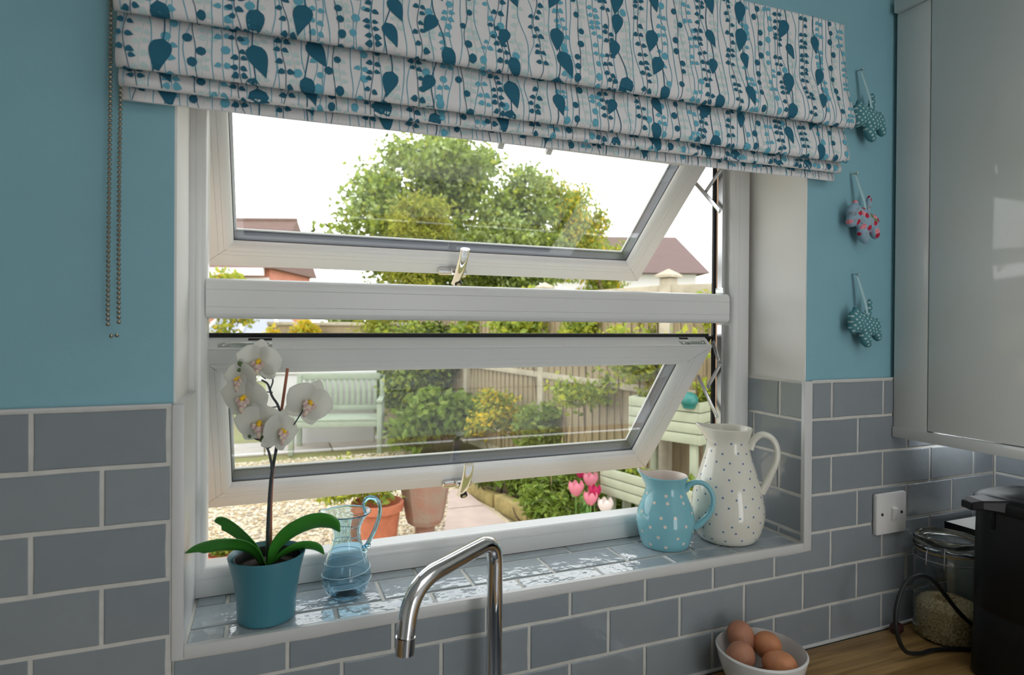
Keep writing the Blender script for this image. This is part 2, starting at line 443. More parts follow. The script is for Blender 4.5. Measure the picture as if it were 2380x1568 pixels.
def wbox(name, x0, x1, y0, y1, z0, z1, m, bev=0, parent=win, off=WO):
    return MB().box(x0-off[0], x1-off[0], y0-off[1], y1-off[1], z0-off[2], z1-off[2], bev).build(name, m, parent)
# black seal and stay track on the right jamb of each light
for z0, z1 in ((B0, T0), (T1, H1)):
    wbox('jamb_seal', IX1-.0075, IX1+.0005, FD+.0435, FD+.0495, z0, z1, M_gasket)
    wbox('stay_track', IX1-.0040, IX1+.0008, FD+.019, FD+.034, z0+.008, z1-.004, M_steel)
    wbox('track_end_cap', IX1-.0052, IX1+.0008, FD+.015, FD+.040, z0+.001, z0+.015, M_zinc, .001)

def sash(theta, yb, zb, lower):
    SX0, SX1, H, T = .090, 1.150, .419, .045
    org = Vector((SX0, yb, Z0+zb))
    prof = [(0, 0), (.0300, 0), (.0307, .0008), (.0314, 0), (.0405, 0), (.0412, .0008), (.0419, 0)]+[(s, t) for s, t in ovolo(.060, 0, .014)]+[(.060, .014), (.052, .0145), (.052, .036), (.056, .037), (.056, T), (0, T)]
    V = []; F = []; n = len(prof); W = SX1-SX0
    for (cx, cz, sx, sz) in ((0, 0, 1, 1), (W, 0, -1, 1), (W, H, -1, -1), (0, H, 1, -1)):
        for (s, t) in prof: V.append((cx+sx*s, t, cz+sz*s))
    for c in range(4):
        d = (c+1) % 4
        for i in range(n):
            j = (i+1) % n; F.append((c*n+i, d*n+i, d*n+j, c*n+j))
    s = MB().add(V, F).build('sash', M_upvc, win, org-Vector(WO)); s.rotation_euler = (theta, 0, 0)
    tag(s, 'lower tilted-open white window sash' if lower else 'upper tilted-open white window sash')
    def r2(name, x0, x1, z0, z1, prof, m):
        V = []; F = []; n = len(prof)
        for (cx, cz, sx, sz) in ((x0, z0, 1, 1), (x1, z0, -1, 1), (x1, z1, -1, -1), (x0, z1, 1, -1)):
            for (q, t) in prof: V.append((cx+sx*q, t, cz+sz*q))
        for c in range(4):
            d = (c+1) % 4
            for i in range(n):
                j = (i+1) % n; F.append((c*n+i, d*n+i, d*n+j, c*n+j))
        return MB().add(V, F).build(name, m, s)
    r2('outer_flange', -.012, W+.022, -.012, H, [(0, .0385), (.030, .0385), (.030, .0440), (0, .0440)], M_upvc)
    r2('weather_seal', -.011, W+.021, -.011, H-.001, [(0, .0335), (.005, .0335), (.005, .0386), (0, .0386)], M_gasket)
    r2('glazing_gasket', .0575, W-.0575, .0575, H-.0575, [(0, .0136), (.0035, .0136), (.0035, .0152), (0, .0152)], M_gasket)
    r2('spacer_bar', .053, W-.053, .053, H-.053, [(0, .0165), (.0064, .0165), (.0086, .0425), (0, .0425)], M_spacer)
    r2('outer_bead', .053, W-.053, .053, H-.053, [(0, .0427), (.0115, .0427), (.0115, .047), (0, .047)], M_lip)
    MB().box(.055, W-.055, .0148, .0162, .055, H-.055).build('pane', M_pane, s)
    # cockspur handle: base plate, spring tongue, curved lever, key barrel
    for (cx, cz, sx, sz) in ((0, 0, 1, 1), (W, 0, -1, 1), (W, H, -1, -1), (0, H, 1, -1)):
        MB().box(0, .064, -.0002, .0003, -.00035, .00035, 0, 0, Matrix.Translation((cx+sx*.001, 0, cz+sz*.001)) @ Matrix.Rotation(math.atan2(sz, sx), 4, 'Y').inverted()).build('mitre_joint', M_mitre, s)
    hx = .532 if not lower else .534
    hb = MB().box(hx-.034, hx+.034, -.013, .001, .006, .024, .005).box(hx+.016, hx+.036, -.016, -.001, .004, .022, .004).build('handle_base', M_chrome, s)
    lv = MB(); pts = smooth_path([(hx+.010, -.020, -.012), (hx+.010, -.026, .012), (hx+.009, -.032, .045), (hx+.007, -.034, .080), (hx+.006, -.030, .108)], 5)
    lv.tube(pts, [.0085+.0028*min(1, i/(len(pts)*.45)) for i in range(len(pts))], 14, flat=.60)
    lv.build('handle_lever', M_chrome, s)
    MB().box(hx-.008, hx-.003, -.020, -.006, .020, .031, .001).build('handle_tongue', M_chrome, s)
    kb = MB(); kb.tube([(hx+.016, -.030, -.004), (hx+.016, -.014, -.004)], .0085, 16); kb.build('lock_housing', M_gasket, s)
    kb = MB(); kb.tube([(hx+.016, -.0315, -.004), (hx+.016, -.028, -.004)], .0052, 16); kb.build('lock_barrel', M_chrome, s)
    if lower:
        # hardware on the exposed upper edge
        def plate(x0, x1):
            MB().box(x0, x1, .006, .019, H, H+.002, .0006).box(x0+.018, x1-.016, .003, .010, H+.002, H+.009, .001).build('hinge_plate', M_zinc, s)
            for xx in (x0+.008, x1-.008): MB().lathe([(0, H+.0040), (.003, H+.0036), (.0042, H+.002)], 12, (xx, .0135, 0)).build('screw', M_chrome, s)
        plate(.048, .132); plate(W-.080, W-.012)
        MB().box(.094, .132, .0255, .0315, H-.0005, H+.0006, .0004).build('drain_slot', M_dark, s)
        MB().box(W-.074, W-.050, .0255, .0315, H-.0005, H+.0006, .0004).build('drain_slot', M_dark, s)
        MB().box(.002, W-.002, 0, .004, H, H+.0035, .001).build('edge_rib', M_upvc, s)
        MB().box(.002, W+.010, .0335, .0385, H-.001, H+.007, .001).build('top_seal', M_gasket, s)
    else:
        for cx in (.560, .667): MB().box(cx-.006, cx+.006, .0005, .0135, H-.068, H-.050, .0015).build('glazing_clip', M_trim, s)
    return s
sash(math.radians(48.5), .482, .235, False)
sash(math.radians(38.2), .438, -.261, True)
# friction stays on the right-hand side
def stay(pts, w=.010, m=None, name='friction_stay'):
    mb = MB(); a, b = Vector(pts[0]), Vector(pts[1]); d = (b-a); L = d.length
    ang = math.atan2(d.z, d.y)
    Mx = Matrix.Translation(a-Vector(WO)) @ Matrix.Rotation(ang, 4, 'X')
    mb.box(-.0013, .0013, -.005, L+.005, -w/2, w/2, .0008, 0, Mx)
    for t in (0, L): mb.tube([Mx @ Vector((-.003, t, 0)), Mx @ Vector((.002, t, 0))], .0034, 10)
    mb.build(name, m or M_steel, win)
zz = lambda q: Z0+q
stay([(1.166, .262, zz(.457)), (1.170, .178, zz(.377))]); stay([(1.169, .228, zz(.430)), (1.172, .178, zz(.469))])
stay([(1.166, .194, zz(.076)), (1.170, .178, zz(.040))]); stay([(1.172, .178, zz(.027)), (1.168, .218, zz(-.027))])
stay([(1.165, .243, zz(-.007)), (1.170, .180, zz(-.090))])

# ------------------------------------------------------------------ roman blind
M_fabric = mat('blind_cotton', (226, 224, 224), .9, spec=.1, bump=.00025, bscale=900)
M_pd = mat('print_dark_teal', (50, 104, 126), .9, spec=.1)
M_pm = mat('print_mid_teal', (104, 172, 192), .9, spec=.1)
M_pp = mat('print_pale_aqua', (196, 216, 214), .9, spec=.1)
BX0, BX1 = .036, 1.299
prof_pts = [(-.030, .722), (-.0315, .690), (-.036, .640), (-.044, .585), (-.055, .545), (-.0605, .522), (-.0595, .511), (-.054, .506), (-.049, .510),
            (-.043, .530), (-.036, .545), (-.031, .548), (-.030, .535), (-.036, .500), (-.044, .466), (-.0465, .450), (-.044, .443), (-.040, .441), (-.036, .445),
            (-.030, .460), (-.024, .468), (-.020, .464), (-.023, .445), (-.0275, .432), (-.0265, .426), (-.023, .4235), (-.020, .427),
            (-.014, .438), (-.009, .440), (-.007, .434), (-.0095, .420), (-.0100, .412), (-.0085, .4095)]
pp = [Vector((0, y, z)) for y, z in prof_pts]
pp = smooth_path(pp, 6)
S = [0]
for a, b in zip(pp[:-1], pp[1:]): S.append(S[-1]+(b-a).length)
SN = np.array(S); PY = np.array([p.y for p in pp]); PZ = np.array([p.z for p in pp]); SMAX = S[-1]
def fab(x, s, off=0.0):
    s = min(max(s, 0), SMAX)
    y = float(np.interp(s, SN, PY)); z = float(np.interp(s, SN, PZ))
    y2 = float(np.interp(s+.001, SN, PY)); z2 = float(np.interp(s+.001, SN, PZ))
    if s+.001 > SMAX: y2, z2 = y, z-.001
    t = Vector((0, y2-y, z2-z)); t = t.normalized() if t.length > 1e-7 else Vector((0, 0, -1))
    nrm = Vector((0, t.z, -t.y))            # towards the room on the faces that look out
    wav = .0012*math.sin(x*9+s*11)+.0008*math.sin(x*23+2)
    return Vector((x, y+nrm.y*off+wav, Z0+z+nrm.z*off+(x-.667)*.009))
blind = empty('roman_blind', (.667, -.03, Z0+.41))
tag(blind, 'white roman blind printed with teal trailing vines, gathered above the window', 'blind')
BO = Vector(blind.location)
nx = 48
V = []; F = []
for s in S:
    for i in range(nx+1): V.append(fab(BX0+(BX1-BX0)*i/nx, s)-BO)
for j in range(len(S)-1):
    for i in range(nx): F.append((j*(nx+1)+i, j*(nx+1)+i+1, (j+1)*(nx+1)+i+1, (j+1)*(nx+1)+i))
fb = MB().add(V, F, 0, True).build('fabric', M_fabric, blind)
sd = fb.modifiers.new('thickness', 'SOLIDIFY'); sd.thickness = .0012; sd.offset = 1
MB().box(BX0-BO.x, BX1-BO.x, -.028-BO.y, .0075-BO.y, Z0+.690-BO.z, Z0+.722-BO.z, .002).build('headrail', M_fabric, blind)
# the printed vines
rp = random.Random(21)
pr_v = {0: ([], []), 1: ([], []), 2: ([], [])}
LAY = {2: .0014, 1: .0017, 0: .0020}
def strip(ci, rows):
    V, F = pr_v[ci]; n = len(V)
    for (xa, sa, xb, sb) in rows:
        for k in (0, .5, 1): V.append(fab(min(max(xa+(xb-xa)*k, BX0), BX1), sa+(sb-sa)*k, LAY[ci]+.0003)-BO)
    for i in range(len(rows)-1):
        for k in (0, 1): F.append((n+3*i+k, n+3*i+k+1, n+3*i+k+4, n+3*i+k+3))
def leaf(ci, x, s, ang, L, W, kind):
    rows = []; n = 8 if L > .02 else 6
    ca, sa = math.cos(ang), math.sin(ang)   # ang 0: hangs straight down (along s)
    for i in range(n+1):
        t = i/n
        if kind == 'round': w = W*math.sqrt(max(0, 1-(2*t-1)**2))
        elif kind == 'heart': w = W*(math.sin(math.pi*min(1, t*1.02)**.62))**.8
        else: w = W*(math.sin(math.pi*t**.66)**.9)*(1-.25*t)+(0 if t < .92 else 0)
        w = max(w, .0002)
        l = t*L
        rows.append((x+l*sa-w*ca, s+l*ca+w*sa, x+l*sa+w*ca, s+l*ca-w*sa))
    strip(ci, rows)
def stem(ci, x0, s0, s1, amp, wl, ph, w=.0005):
    rows = []; n = int((s1-s0)/.005)+1; f = lambda s: x0+amp*math.sin(s/wl*6.28+ph)+amp*.5*math.sin(s/wl*14+ph*2)
    for i in range(n+1):
        s = s0+(s1-s0)*i/n; x = f(s); rows.append((x-w, s, x+w, s))
    strip(ci, rows); return f
x = BX0+.004
kinds = ['thin', 'berry_d', 'pale', 'thin', 'big', 'mid', 'thin', 'thin', 'berry_d2', 'pale', 'thin', 'mid', 'thin', 'berry_d', 'thin', 'big', 'pale', 'thin']
ki = 0
while x < BX1-.004:
    k = kinds[ki % len(kinds)]; ki += 1
    ph = rp.uniform(0, 6.28)
    if k == 'thin':
        stem(1, x, 0, SMAX, rp.uniform(.002, .006), rp.uniform(.14, .3), ph, .00055)
    elif k in ('berry_d', 'berry_d2', 'pale', 'mid'):
        ci = {'berry_d': 0, 'berry_d2': 0, 'pale': 2, 'mid': 1}[k]
        f = stem(ci, x, 0, SMAX, rp.uniform(.002, .006), rp.uniform(.12, .25), ph, .0005)
        s = rp.uniform(0, .015)
        while s < SMAX-.01:
            xx = f(s)
            if k == 'berry_d2' or (k == 'mid' and rp.random() < .3):
                d = rp.choice((-1, 1)); r = rp.uniform(.0050, .0068); leaf(ci, xx+d*r*.8, s, rp.uniform(-.4, .4), 2*r, r*.9, 'round'); s += rp.uniform(.016, .030)
            else:
                for d in (-1, 1):
                    if rp.random() < .85: 
                        r = rp.uniform(.0034, .0046); leaf(ci, xx+d*.0015, s+rp.uniform(-.002, .002), d*rp.uniform(.9, 1.5), .002+2*r, r, 'heart')
                s += rp.uniform(.010, .019)
    elif k == 'big':
        f = stem(0, x, 0, SMAX, rp.uniform(.003, .007), rp.uniform(.2, .35), ph, .0008)
        s = rp.uniform(.0, .04)
        while s < SMAX-.03:
            d = rp.choice((-1, 1)); L = rp.uniform(.032, .050)
            leaf(0, f(s), s, d*rp.uniform(.05, .55), L, L*.30, 'pointed'); s += rp.uniform(.042, .075)
            if rp.random() < .5: leaf(1, f(s)-d*.006, s-.01, -d*.5, .014, .006, 'round')
    x += rp.uniform(.0080, .0135)
for ci, (nm, mm) in enumerate((('dark_print', M_pd), ('mid_print', M_pm), ('pale_print', M_pp))):
    mb = MB(); mb.add(pr_v[ci][0], pr_v[ci][1]); o = mb.build(nm, mm, blind, weld=False); o['kind'] = 'stuff'
# pull chain
M_bead = mat('bronze_beads', (.33, .29, .23), .28, metal=1)
chain = MB()
czt, czb = Z0+.70, Z0+.100
n = int((czt-czb)/.0062)
base = MB(); base.ell((0, 0, 0), (.0027, .0027, .0027), 8)
def bead(x, y, z): chain.add([(p[0]+x, p[1]+y, p[2]+z) for p in base.v], base.f, 0, True)
CX, CY = .031, -.022
for i in range(n):
    z = czt-i*.0062
    f_ = max(0, 1-(z-czb)/.012) if z < czb+.012 else 0
    hw = .0058*math.sqrt(max(.02, 1-f_*f_))
    bead(-hw+.001*math.sin(i*.05), 0, z-czb); bead(hw+.001*math.sin(i*.06), 0, z-czb+.003)
bead(-.003, 0, -.004); bead(.003, 0, -.003)
chain.tube([(-.0058, 0, czt-czb), (-.0058, 0, .012)], .0006, 5).tube([(.0058, 0, czt-czb), (.0058, 0, .012)], .0006, 5)
o = chain.build('blind_chain', M_bead, None, (CX, CY, czb), weld=False)
tag(o, 'looped bronze bead chain hanging from the left end of the blind', 'blind chain')

# ------------------------------------------------------------------ wall cabinet on the right
M_sw0 = mat('light_strip_housing', (220, 220, 218), .4)
CX0 = 1.495; CZ0 = Z0-.108; CZ1 = Z0+.800
cab = empty('wall_cabinet', (1.68, -.35, CZ0))
tag(cab, 'glossy white wall cabinet with plain doors, mounted above the worktop', 'cabinet')
def cbox(name, x0, x1, y0, y1, z0, z1, m, bev=.001, par=cab):
    q = cab.location; return MB().box(x0-q.x, x1-q.x, y0-q.y, y1-q.y, z0-q.z, z1-q.z, bev).build(name, m, par)
cbox('carcass', CX0+.020, XR-.0015, -.950, -.0015, CZ0+.020, CZ1, M_cab_side)
cbox('filler_panel', CX0, CX0+.0195, -.0745, -.0015, CZ0, CZ1, M_cab_side)
cbox('door', CX0, CX0+.0195, -.520, -.0770, CZ0+.006, CZ1, M_cab, .0012)
cbox('door', CX0, CX0+.0195, -.950, -.5230, CZ0+.006, CZ1, M_cab, .0012)
cbox('light_pelmet', CX0-.004, CX0+.016, -.950, -.0015, CZ0-.018, CZ0+.004, M_cab_side)
cbox('cornice', CX0-.012, XR-.0015, -.950, -.0015, CZ1+.0005, CZ1+.030, M_cab_side, .003)

led = empty('under_cabinet_light', (1.700, -.030, CZ0+.0195)); tag(led, 'slim white light strip under the wall cabinet by the wall', 'light')
MB().box(-.13, .13, -.012, .012, -.009, 0, .002).build('housing', M_sw0, led)
light('under_cabinet_glow', 'AREA', (1.700, -.030, CZ0+.009), .22, (.93, .97, 1.0), (0, 0, 0), .22, .016)

# ------------------------------------------------------------------ worktop
wt = MB().box(XL+.001, .060, -.640, -.0045, WT-.038, WT, .002).box(.900, XR-.0005, -.640, -.0045, WT-.038, WT, .002).box(.0598, .9002, -.100, -.0045, WT-.038, WT, .002).box(.0598, .9002, -.640, -.560, WT-.038, WT, .002).build('worktop', M_oak)
tag(wt, 'oiled oak worktop running along under the tiled wall', 'worktop')
sk = empty('kitchen_sink', (.48, -.33, WT)); tag(sk, 'brushed steel sink set into the worktop in front of the tap', 'sink')
MB().box(-.434, -.400, -.244, .244, .0004, .003, .001).box(.400, .434, -.244, .244, .0004, .003, .001).box(-.400, .400, -.244, -.215, .0004, .003, .001).box(-.400, .400, .215, .244, .0004, .003, .001).build('rim', M_steel, sk)
MB().box(-.402, -.400, -.216, .216, -.190, .002).box(.400, .402, -.216, .216, -.190, .002).box(-.400, .400, -.217, -.215, -.190, .002).box(-.400, .400, .215, .217, -.190, .002).box(-.402, .402, -.217, .217, -.192, -.190).build('basin', M_steel, sk)
MB().lathe([(0, -.1895), (.040, -.1895), (.043, -.187), (.046, -.1895)], 24).build('waste', M_chrome, sk)
base_m = mat('base_unit_white', (214, 214, 208), .3)
bu = empty('base_units', (.1, -.31, 0)); tag(bu, 'plain white kitchen base units carrying the oak worktop', 'cabinet')
MB().box(XL-.1+.002, -.05-.1, -.59+.31, .305, .1, WT-.0385).box(1.0-.1, XR-.1-.002, -.59+.31, .305, .1, WT-.0385).box(-.15, .9, -.59+.31, -.57+.31, .1, WT-.0385).build('carcass', base_m, bu)
MB().box(XL-.1+.002, XR-.1-.002, -.54+.31, .305, 0, .0995).build('plinth', base_m, bu)

# ------------------------------------------------------------------ light switch
M_sw = mat('switch_plastic', (226, 226, 224), .3)
sw = empty('light_switch', (1.480, -.0005, Z0-.2905)); tag(sw, 'white single rocker wall switch on the tiles near the jar', 'switch')
MB().box(-.0465, .0465, -.011, .0, -.0445, .0445, .004).build('face_plate', M_sw, sw)
r = MB().box(-.0075, .0075, -.0045, .0045, -.013, .013, .0015).build('rocker', M_sw, sw, (.004, -.0130, 0)); r.rotation_euler = (math.radians(9), 0, 0)
for xx in (-.030, .030):
    MB().tube([(xx, -.0118, 0), (xx, -.0105, 0)], .0034, 12).build('screw', M_dark, sw)

# ------------------------------------------------------------------ hanging fabric dogs
def dots_mat(name, base, dot, scale, rad, extra=None):
    m = bpy.data.materials.new(name); m.use_nodes = True; n = m.node_tree; b = n.nodes['Principled BSDF']; b.inputs['Roughness'].default_value = .9
    b.inputs['Specular IOR Level'].default_value = .15
    t = n.nodes.new('ShaderNodeTexCoord'); mp = n.nodes.new('ShaderNodeMapping'); mp.inputs['Rotation'].default_value = (math.radians(90), 0, math.radians(0)); n.links.new(t.outputs['Object'], mp.inputs[0])
    mp2 = n.nodes.new('ShaderNodeMapping'); mp2.inputs['Rotation'].default_value = (0, 0, math.radians(38)); n.links.new(mp.outputs[0], mp2.inputs[0])
    v = n.nodes.new('ShaderNodeTexVoronoi'); v.voronoi_dimensions = '2D'; v.inputs['Scale'].default_value = scale; v.inputs['Randomness'].default_value = 0 if not extra else .8
    n.links.new(mp2.outputs[0], v.inputs['Vector'])
    r = n.nodes.new('ShaderNodeMath'); r.operation = 'LESS_THAN'; r.inputs[1].default_value = rad; n.links.new(v.outputs['Distance'], r.inputs[0])
    mxn = n.nodes.new('ShaderNodeMixRGB'); mxn.inputs[1].default_value = lin(base); n.links.new(r.outputs[0], mxn.inputs[0])
    if extra:
        cr = n.nodes.new('ShaderNodeValToRGB'); cr.color_ramp.interpolation = 'CONSTANT'; n.links.new(v.outputs['Color'], cr.inputs[0])
        es = cr.color_ramp.elements; es[0].color = lin(extra[0]); es[1].position = .35; es[1].color = lin(extra[1])
        for p, c in ((.55, extra[2]), (.8, extra[3])): e = es.new(p); e.color = lin(c)
        nn = n.nodes.new('ShaderNodeTexNoise'); nn.inputs['Scale'].default_value = 160; n.links.new(t.outputs['Object'], nn.inputs['Vector'])
        m2 = n.nodes.new('ShaderNodeMixRGB'); m2.blend_type = 'OVERLAY'; m2.inputs[0].default_value = .8; n.links.new(cr.outputs[0], m2.inputs[1]); n.links.new(nn.outputs[0], m2.inputs[2])
        n.links.new(m2.outputs[0], mxn.inputs[2])
    else: mxn.inputs[2].default_value = lin(dot)
    n.links.new(mxn.outputs[0], b.inputs['Base Color']); return m
M_dog_t = dots_mat('teal_spot_cotton', (84, 138, 146), (180, 204, 204), 118, .25)
M_dog_f = dots_mat('floral_cotton', (150, 178, 196), None, 72, .40, ((190, 52, 74), (232, 150, 160), (150, 168, 178), (132, 140, 92)))
M_ribbon = mat('satin_ribbon', (168, 206, 212), .4)
M_pin = mat('brass_pin', (.75, .68, .50), .3, metal=1)
def dog(x, zc, m, label, pin_z, pin_m, mirror=False, rot=0):
    d = empty('hanging_dog', (x, -.016, Z0+zc)); tag(d, label, 'ornament', 'stuffed dogs hanging on the teal wall')
    R = lambda a: Matrix.Rotation(math.radians(a), 3, 'Y')
    b = MB()
    for c, r, a in (((.008, 0, .004), (.031, .015, .023), 20), ((-.023, -.001, .013), (.019, .015, .024), -18), ((-.030, -.001, -.002), (.012, .012, .012), 0),
                    ((-.022, 0, .034), (.0065, .008, .011), -10), ((.006, 0, -.024), (.0125, .0115, .021), -30), ((.037, 0, -.010), (.0115, .011, .022), -25),
                    ((.031, 0, .004), (.014, .013, .020), -20), ((.015, 0, .038), (.0065, .0075, .024), 8), ((-.003, 0, .012), (.016, .014, .020), 0)):
        b.ell(c, r, 14, 0, R(a))
    o = b.build('stuffed_body', m, d); o.rotation_euler = (0, math.radians(rot), 0)
    rm = o.modifiers.new('remesh', 'REMESH'); rm.mode = 'VOXEL'; rm.voxel_size = .0016; rm.use_smooth_shade = True
    smn = o.modifiers.new('soften', 'SMOOTH'); smn.iterations = 6; smn.factor = .5
    top = Vector((x-.006, -.0035, Z0+pin_z))-d.location; bot = Vector((.004, -.006, .022))
    rb = MB(); pts = smooth_path([top, top.lerp(bot, .35)+Vector((.0012, -.001, 0)), top.lerp(bot, .7)+Vector((.0005, -.003, 0)), bot], 5)
    V = []; F = []
    for i, p in enumerate(pts):
        w = .0018+.0022*math.sin(math.pi*min(1, .15+i/len(pts)*.8)); V += [p+Vector((-w, 0, 0)), p+Vector((w, -.001, 0))]
    F = [(2*i, 2*i+1, 2*i+3, 2*i+2) for i in range(len(pts)-1)]
    ro = rb.add(V, F, 0, True).build('ribbon', M_ribbon, d); so = ro.modifiers.new('t', 'SOLIDIFY'); so.thickness = .0004
    MB().tube([top+Vector((0, .011, 0)), top+Vector((0, -.0045, 0))], .0012, 8).lathe([(0, .0), (.0034, .0), (.0036, .0015), (0, .003)], 12, (top.x, top.y-.005, top.z-.0015)).build('pin', pin_m, d)
    return d
dog(1.388, .548, M_dog_t, 'teal spotted stuffed dog, topmost, partly behind the blind edge', .661, M_steel, rot=-4)
dog(1.374, .334, M_dog_f, 'floral stuffed dog in blue and red cotton, between the two teal ones', .440, M_pin, rot=4)
dog(1.382, .114, M_dog_t, 'teal spotted stuffed dog, lowest of three, nearest the tiles', .227, M_steel)

# ------------------------------------------------------------------ kitchen tap
tap = empty('kitchen_tap', (.540, -.060, WT)); tag(tap, 'tall chrome swan-neck kitchen tap standing in front of the sill', 'tap')
to = Vector(tap.location)
def arc(p0, pc, p1, n=8):
    p0, pc, p1 = Vector(p0), Vector(pc), Vector(p1); return [(1-t)**2*p0+2*t*(1-t)*pc+t*t*p1 for t in [i/n for i in range(n+1)]]
A = Vector((.540, -.060, Z0-.214)); B = Vector((.391, -.147, Z0-.228)); E_ = Vector((.383, -.152, Z0-.290))
dAB = (B-A).normalized()
path = [Vector((.540, -.060, WT+.05)), Vector((.540, -.060, WT+.15)), Vector((.540, -.060, Z0-.300)), Vector((.540, -.060, Z0-.258))]
path += arc((.540, -.060, Z0-.252), A, A+dAB*.034, 10)+[A+dAB*.07, A+dAB*.10]
path += arc(B-dAB*.050, B, B+(E_-B).normalized()*.046, 12)+[E_]
MB().tube([p-to for p in path], .0122, 24).build('spout', M_chrome, tap)
MB().tube([E_-to, Vector((.3825, -.1523, Z0-.293))-to], .0118, 24).tube([Vector((.3825, -.1523, Z0-.2925))-to, Vector((.381, -.153, Z0-.314))-to], .0128, 24).build('aerator', M_chrome, tap)
MB().lathe([(0, 0), (.028, 0), (.028, .006), (.021, .010), (.021, .052), (.0125, .056), (0, .056)], 32).build('tap_body', M_chrome, tap)
MB().tube([(.020, -.004, .034), (.075, -.010, .052)], .005, 12).build('tap_lever', M_chrome, tap)

# ------------------------------------------------------------------ orchid in its pot
M_pot = mat('teal_glazed_pot', (66, 126, 140), .28, bump=.0001, bscale=30)
M_soil = mat('dark_bark_soil', (44, 38, 34), .9, var=.4, vscale=120, bump=.004, bscale=150)
M_black_pl = mat('black_plastic', (20, 20, 22), .35)
M_oleaf = leaf_mat('orchid_leaf', (66, 146, 52), .18, .32)
M_ostem = mat('orchid_stem', (50, 58, 62), .5, var=.2, vscale=80)
M_stake = mat('terracotta_stake', (164, 104, 84), .6)
M_petal = leaf_mat('orchid_petal', (222, 222, 219), .30, .5)
M_lip = mat('orchid_lip', (226, 222, 184), .6, color2=(200, 150, 172), vscale=300)
M_yel = mat('orchid_yellow', (242, 196, 40), .6)
M_bud = mat('orchid_bud', (84, 104, 66), .55, var=.2, vscale=60)
PX, PY_ = .215, .056
orch = empty('potted_orchid', (PX, PY_, SILL)); tag(orch, 'white flowering orchid in a teal pot on the tiled sill', 'potted orchid')
MB().lathe([(0, .0), (.039, 0), (.0415, .002), (.0425, .03), (.0475, .065), (.0545, .0935), (.0552, .096), (.0540, .0972), (.0520, .0955), (.0455, .065), (.041, .03), (.040, .006), (0, .006)], 64).build('pot', M_pot, orch)
MB().lathe([(.040, .050), (.0455, .090), (.0468, .0915), (.0455, .0918), (.0445, .090), (.039, .050)], 48).build('inner_pot', M_black_pl, orch)
MB().lathe([(0, .080), (.02, .082), (.035, .079), (.0446, .077)], 32).build('bark_soil', M_soil, orch)
oo = Vector((PX, PY_, SILL))
def P3(x, y, z): return Vector((x/1000, y/1000, Z0+z/1000))-oo
def blade(name, pts, wmax, mt, parent, fold=.25, tip=.35, n=6, th=.0012, side=None, wfun=None):
    """strap-shaped leaf along a spine, cupped across its width"""
    sp = smooth_path(pts, n); N = len(sp); V = []; F = []; K = 6
    for i, p in enumerate(sp):
        t = i/(N-1); tn = (sp[min(i+1, N-1)]-sp[max(i-1, 0)]).normalized()
        sd_ = side if side is not None else tn.cross(Vector((0, 0, 1)))
        sd_ = (sd_-tn*sd_.dot(tn)).normalized(); nn = sd_.cross(tn)
        w = wfun(t) if wfun else wmax*(.36+.64*math.sin(math.pi*min(1, t*.72+.02)))*(1-max(0, (t-.72)/.28)**2.6)
        w = max(w, .0006)
        for k in range(K+1):
            a = -1+2*k/K; V.append(p+sd_*a*w+nn*(fold*w*abs(a)**1.6))
    for i in range(N-1):
        for k in range(K): F.append((i*(K+1)+k, i*(K+1)+k+1, (i+1)*(K+1)+k+1, (i+1)*(K+1)+k))
    o = MB().add(V, F, 0, True).build(name, mt, parent); s_ = o.modifiers.new('thickness', 'SOLIDIFY'); s_.thickness = th; s_.offset = 0
    return o
SD = Vector((0, -.8, .6))
blade('leaf', [P3(214, 52, -252), P3(200, 46, -224), P3(180, 38, -206), P3(150, 30, -198), P3(124, 28, -201), P3(107, 30, -211)], .0215, M_oleaf, orch, .35, side=Vector((.15, -.75, .60)))
blade('leaf', [P3(212, 60, -250), P3(202, 66, -228), P3(182, 76, -206), P3(162, 84, -190), P3(150, 88, -186), P3(141, 90, -189)], .0150, M_oleaf, orch, .45, side=Vector((.2, -.6, .75)))
blade('leaf', [P3(222, 50, -250), P3(232, 44, -224), P3(252, 36, -204), P3(280, 28, -192), P3(302, 22, -193), P3(318, 20, -203)], .0235, M_oleaf, orch, .35, side=Vector((-.15, -.70, .68)))
blade('leaf', [P3(224, 58, -252), P3(240, 58, -241), P3(262, 56, -234), P3(282, 53, -236), P3(298, 50, -245)], .0165, M_oleaf, orch, .4, side=Vector((0, -.8, .55)))
blade('leaf', [P3(220, 50, -255), P3(232, 38, -246), P3(244, 26, -246)], .006, M_oleaf, orch, .4, side=Vector((.6, .6, .3)))
st = MB(); pts = smooth_path([P3(*q) for q in ((217, 52, -252), (216, 50, -235), (216, 50, -197), (218, 50, -151), (221, 50, -113), (229, 50, -68), (235, 50, -39), (230, 50, -12), (221, 50, 4), (215, 50, 22), (206, 50, 29))], 5)
st.tube(pts, [.0030-.0016*i/len(pts) for i in range(len(pts))], 8)
st.tube(smooth_path([P3(*q) for q in ((218, 50, 14), (222, 50, 27), (219, 50, 37), (214, 48, 41))], 4), .0012, 7)
st.tube(smooth_path([P3(*q) for q in ((222, 48, -112), (219, 46, -89), (214, 45, -72), (205, 45, -61), (197, 45, -57), (193, 45, -46))], 4), [.0022-.0011*i/20 for i in range(21)], 7)
st.tube([P3(215, 45, -74), P3(228, 49, -67)], .0011, 6)
st.tube(smooth_path([P3(230, 50, -12), P3(212, 48, -14), P3(206, 44, -20)], 4), .0010, 6)
st.tube(smooth_path([P3(235, 50, -45), P3(250, 46, -42), P3(268, 44, -12)], 4), .0010, 6)
st.tube([P3(222, 48, 10), P3(185, 46, 14)], .0009, 6)
st.tube(smooth_path([P3(212, 50, 30), P3(190, 50, 48), P3(181, 48, 51)], 4), .0009, 6)
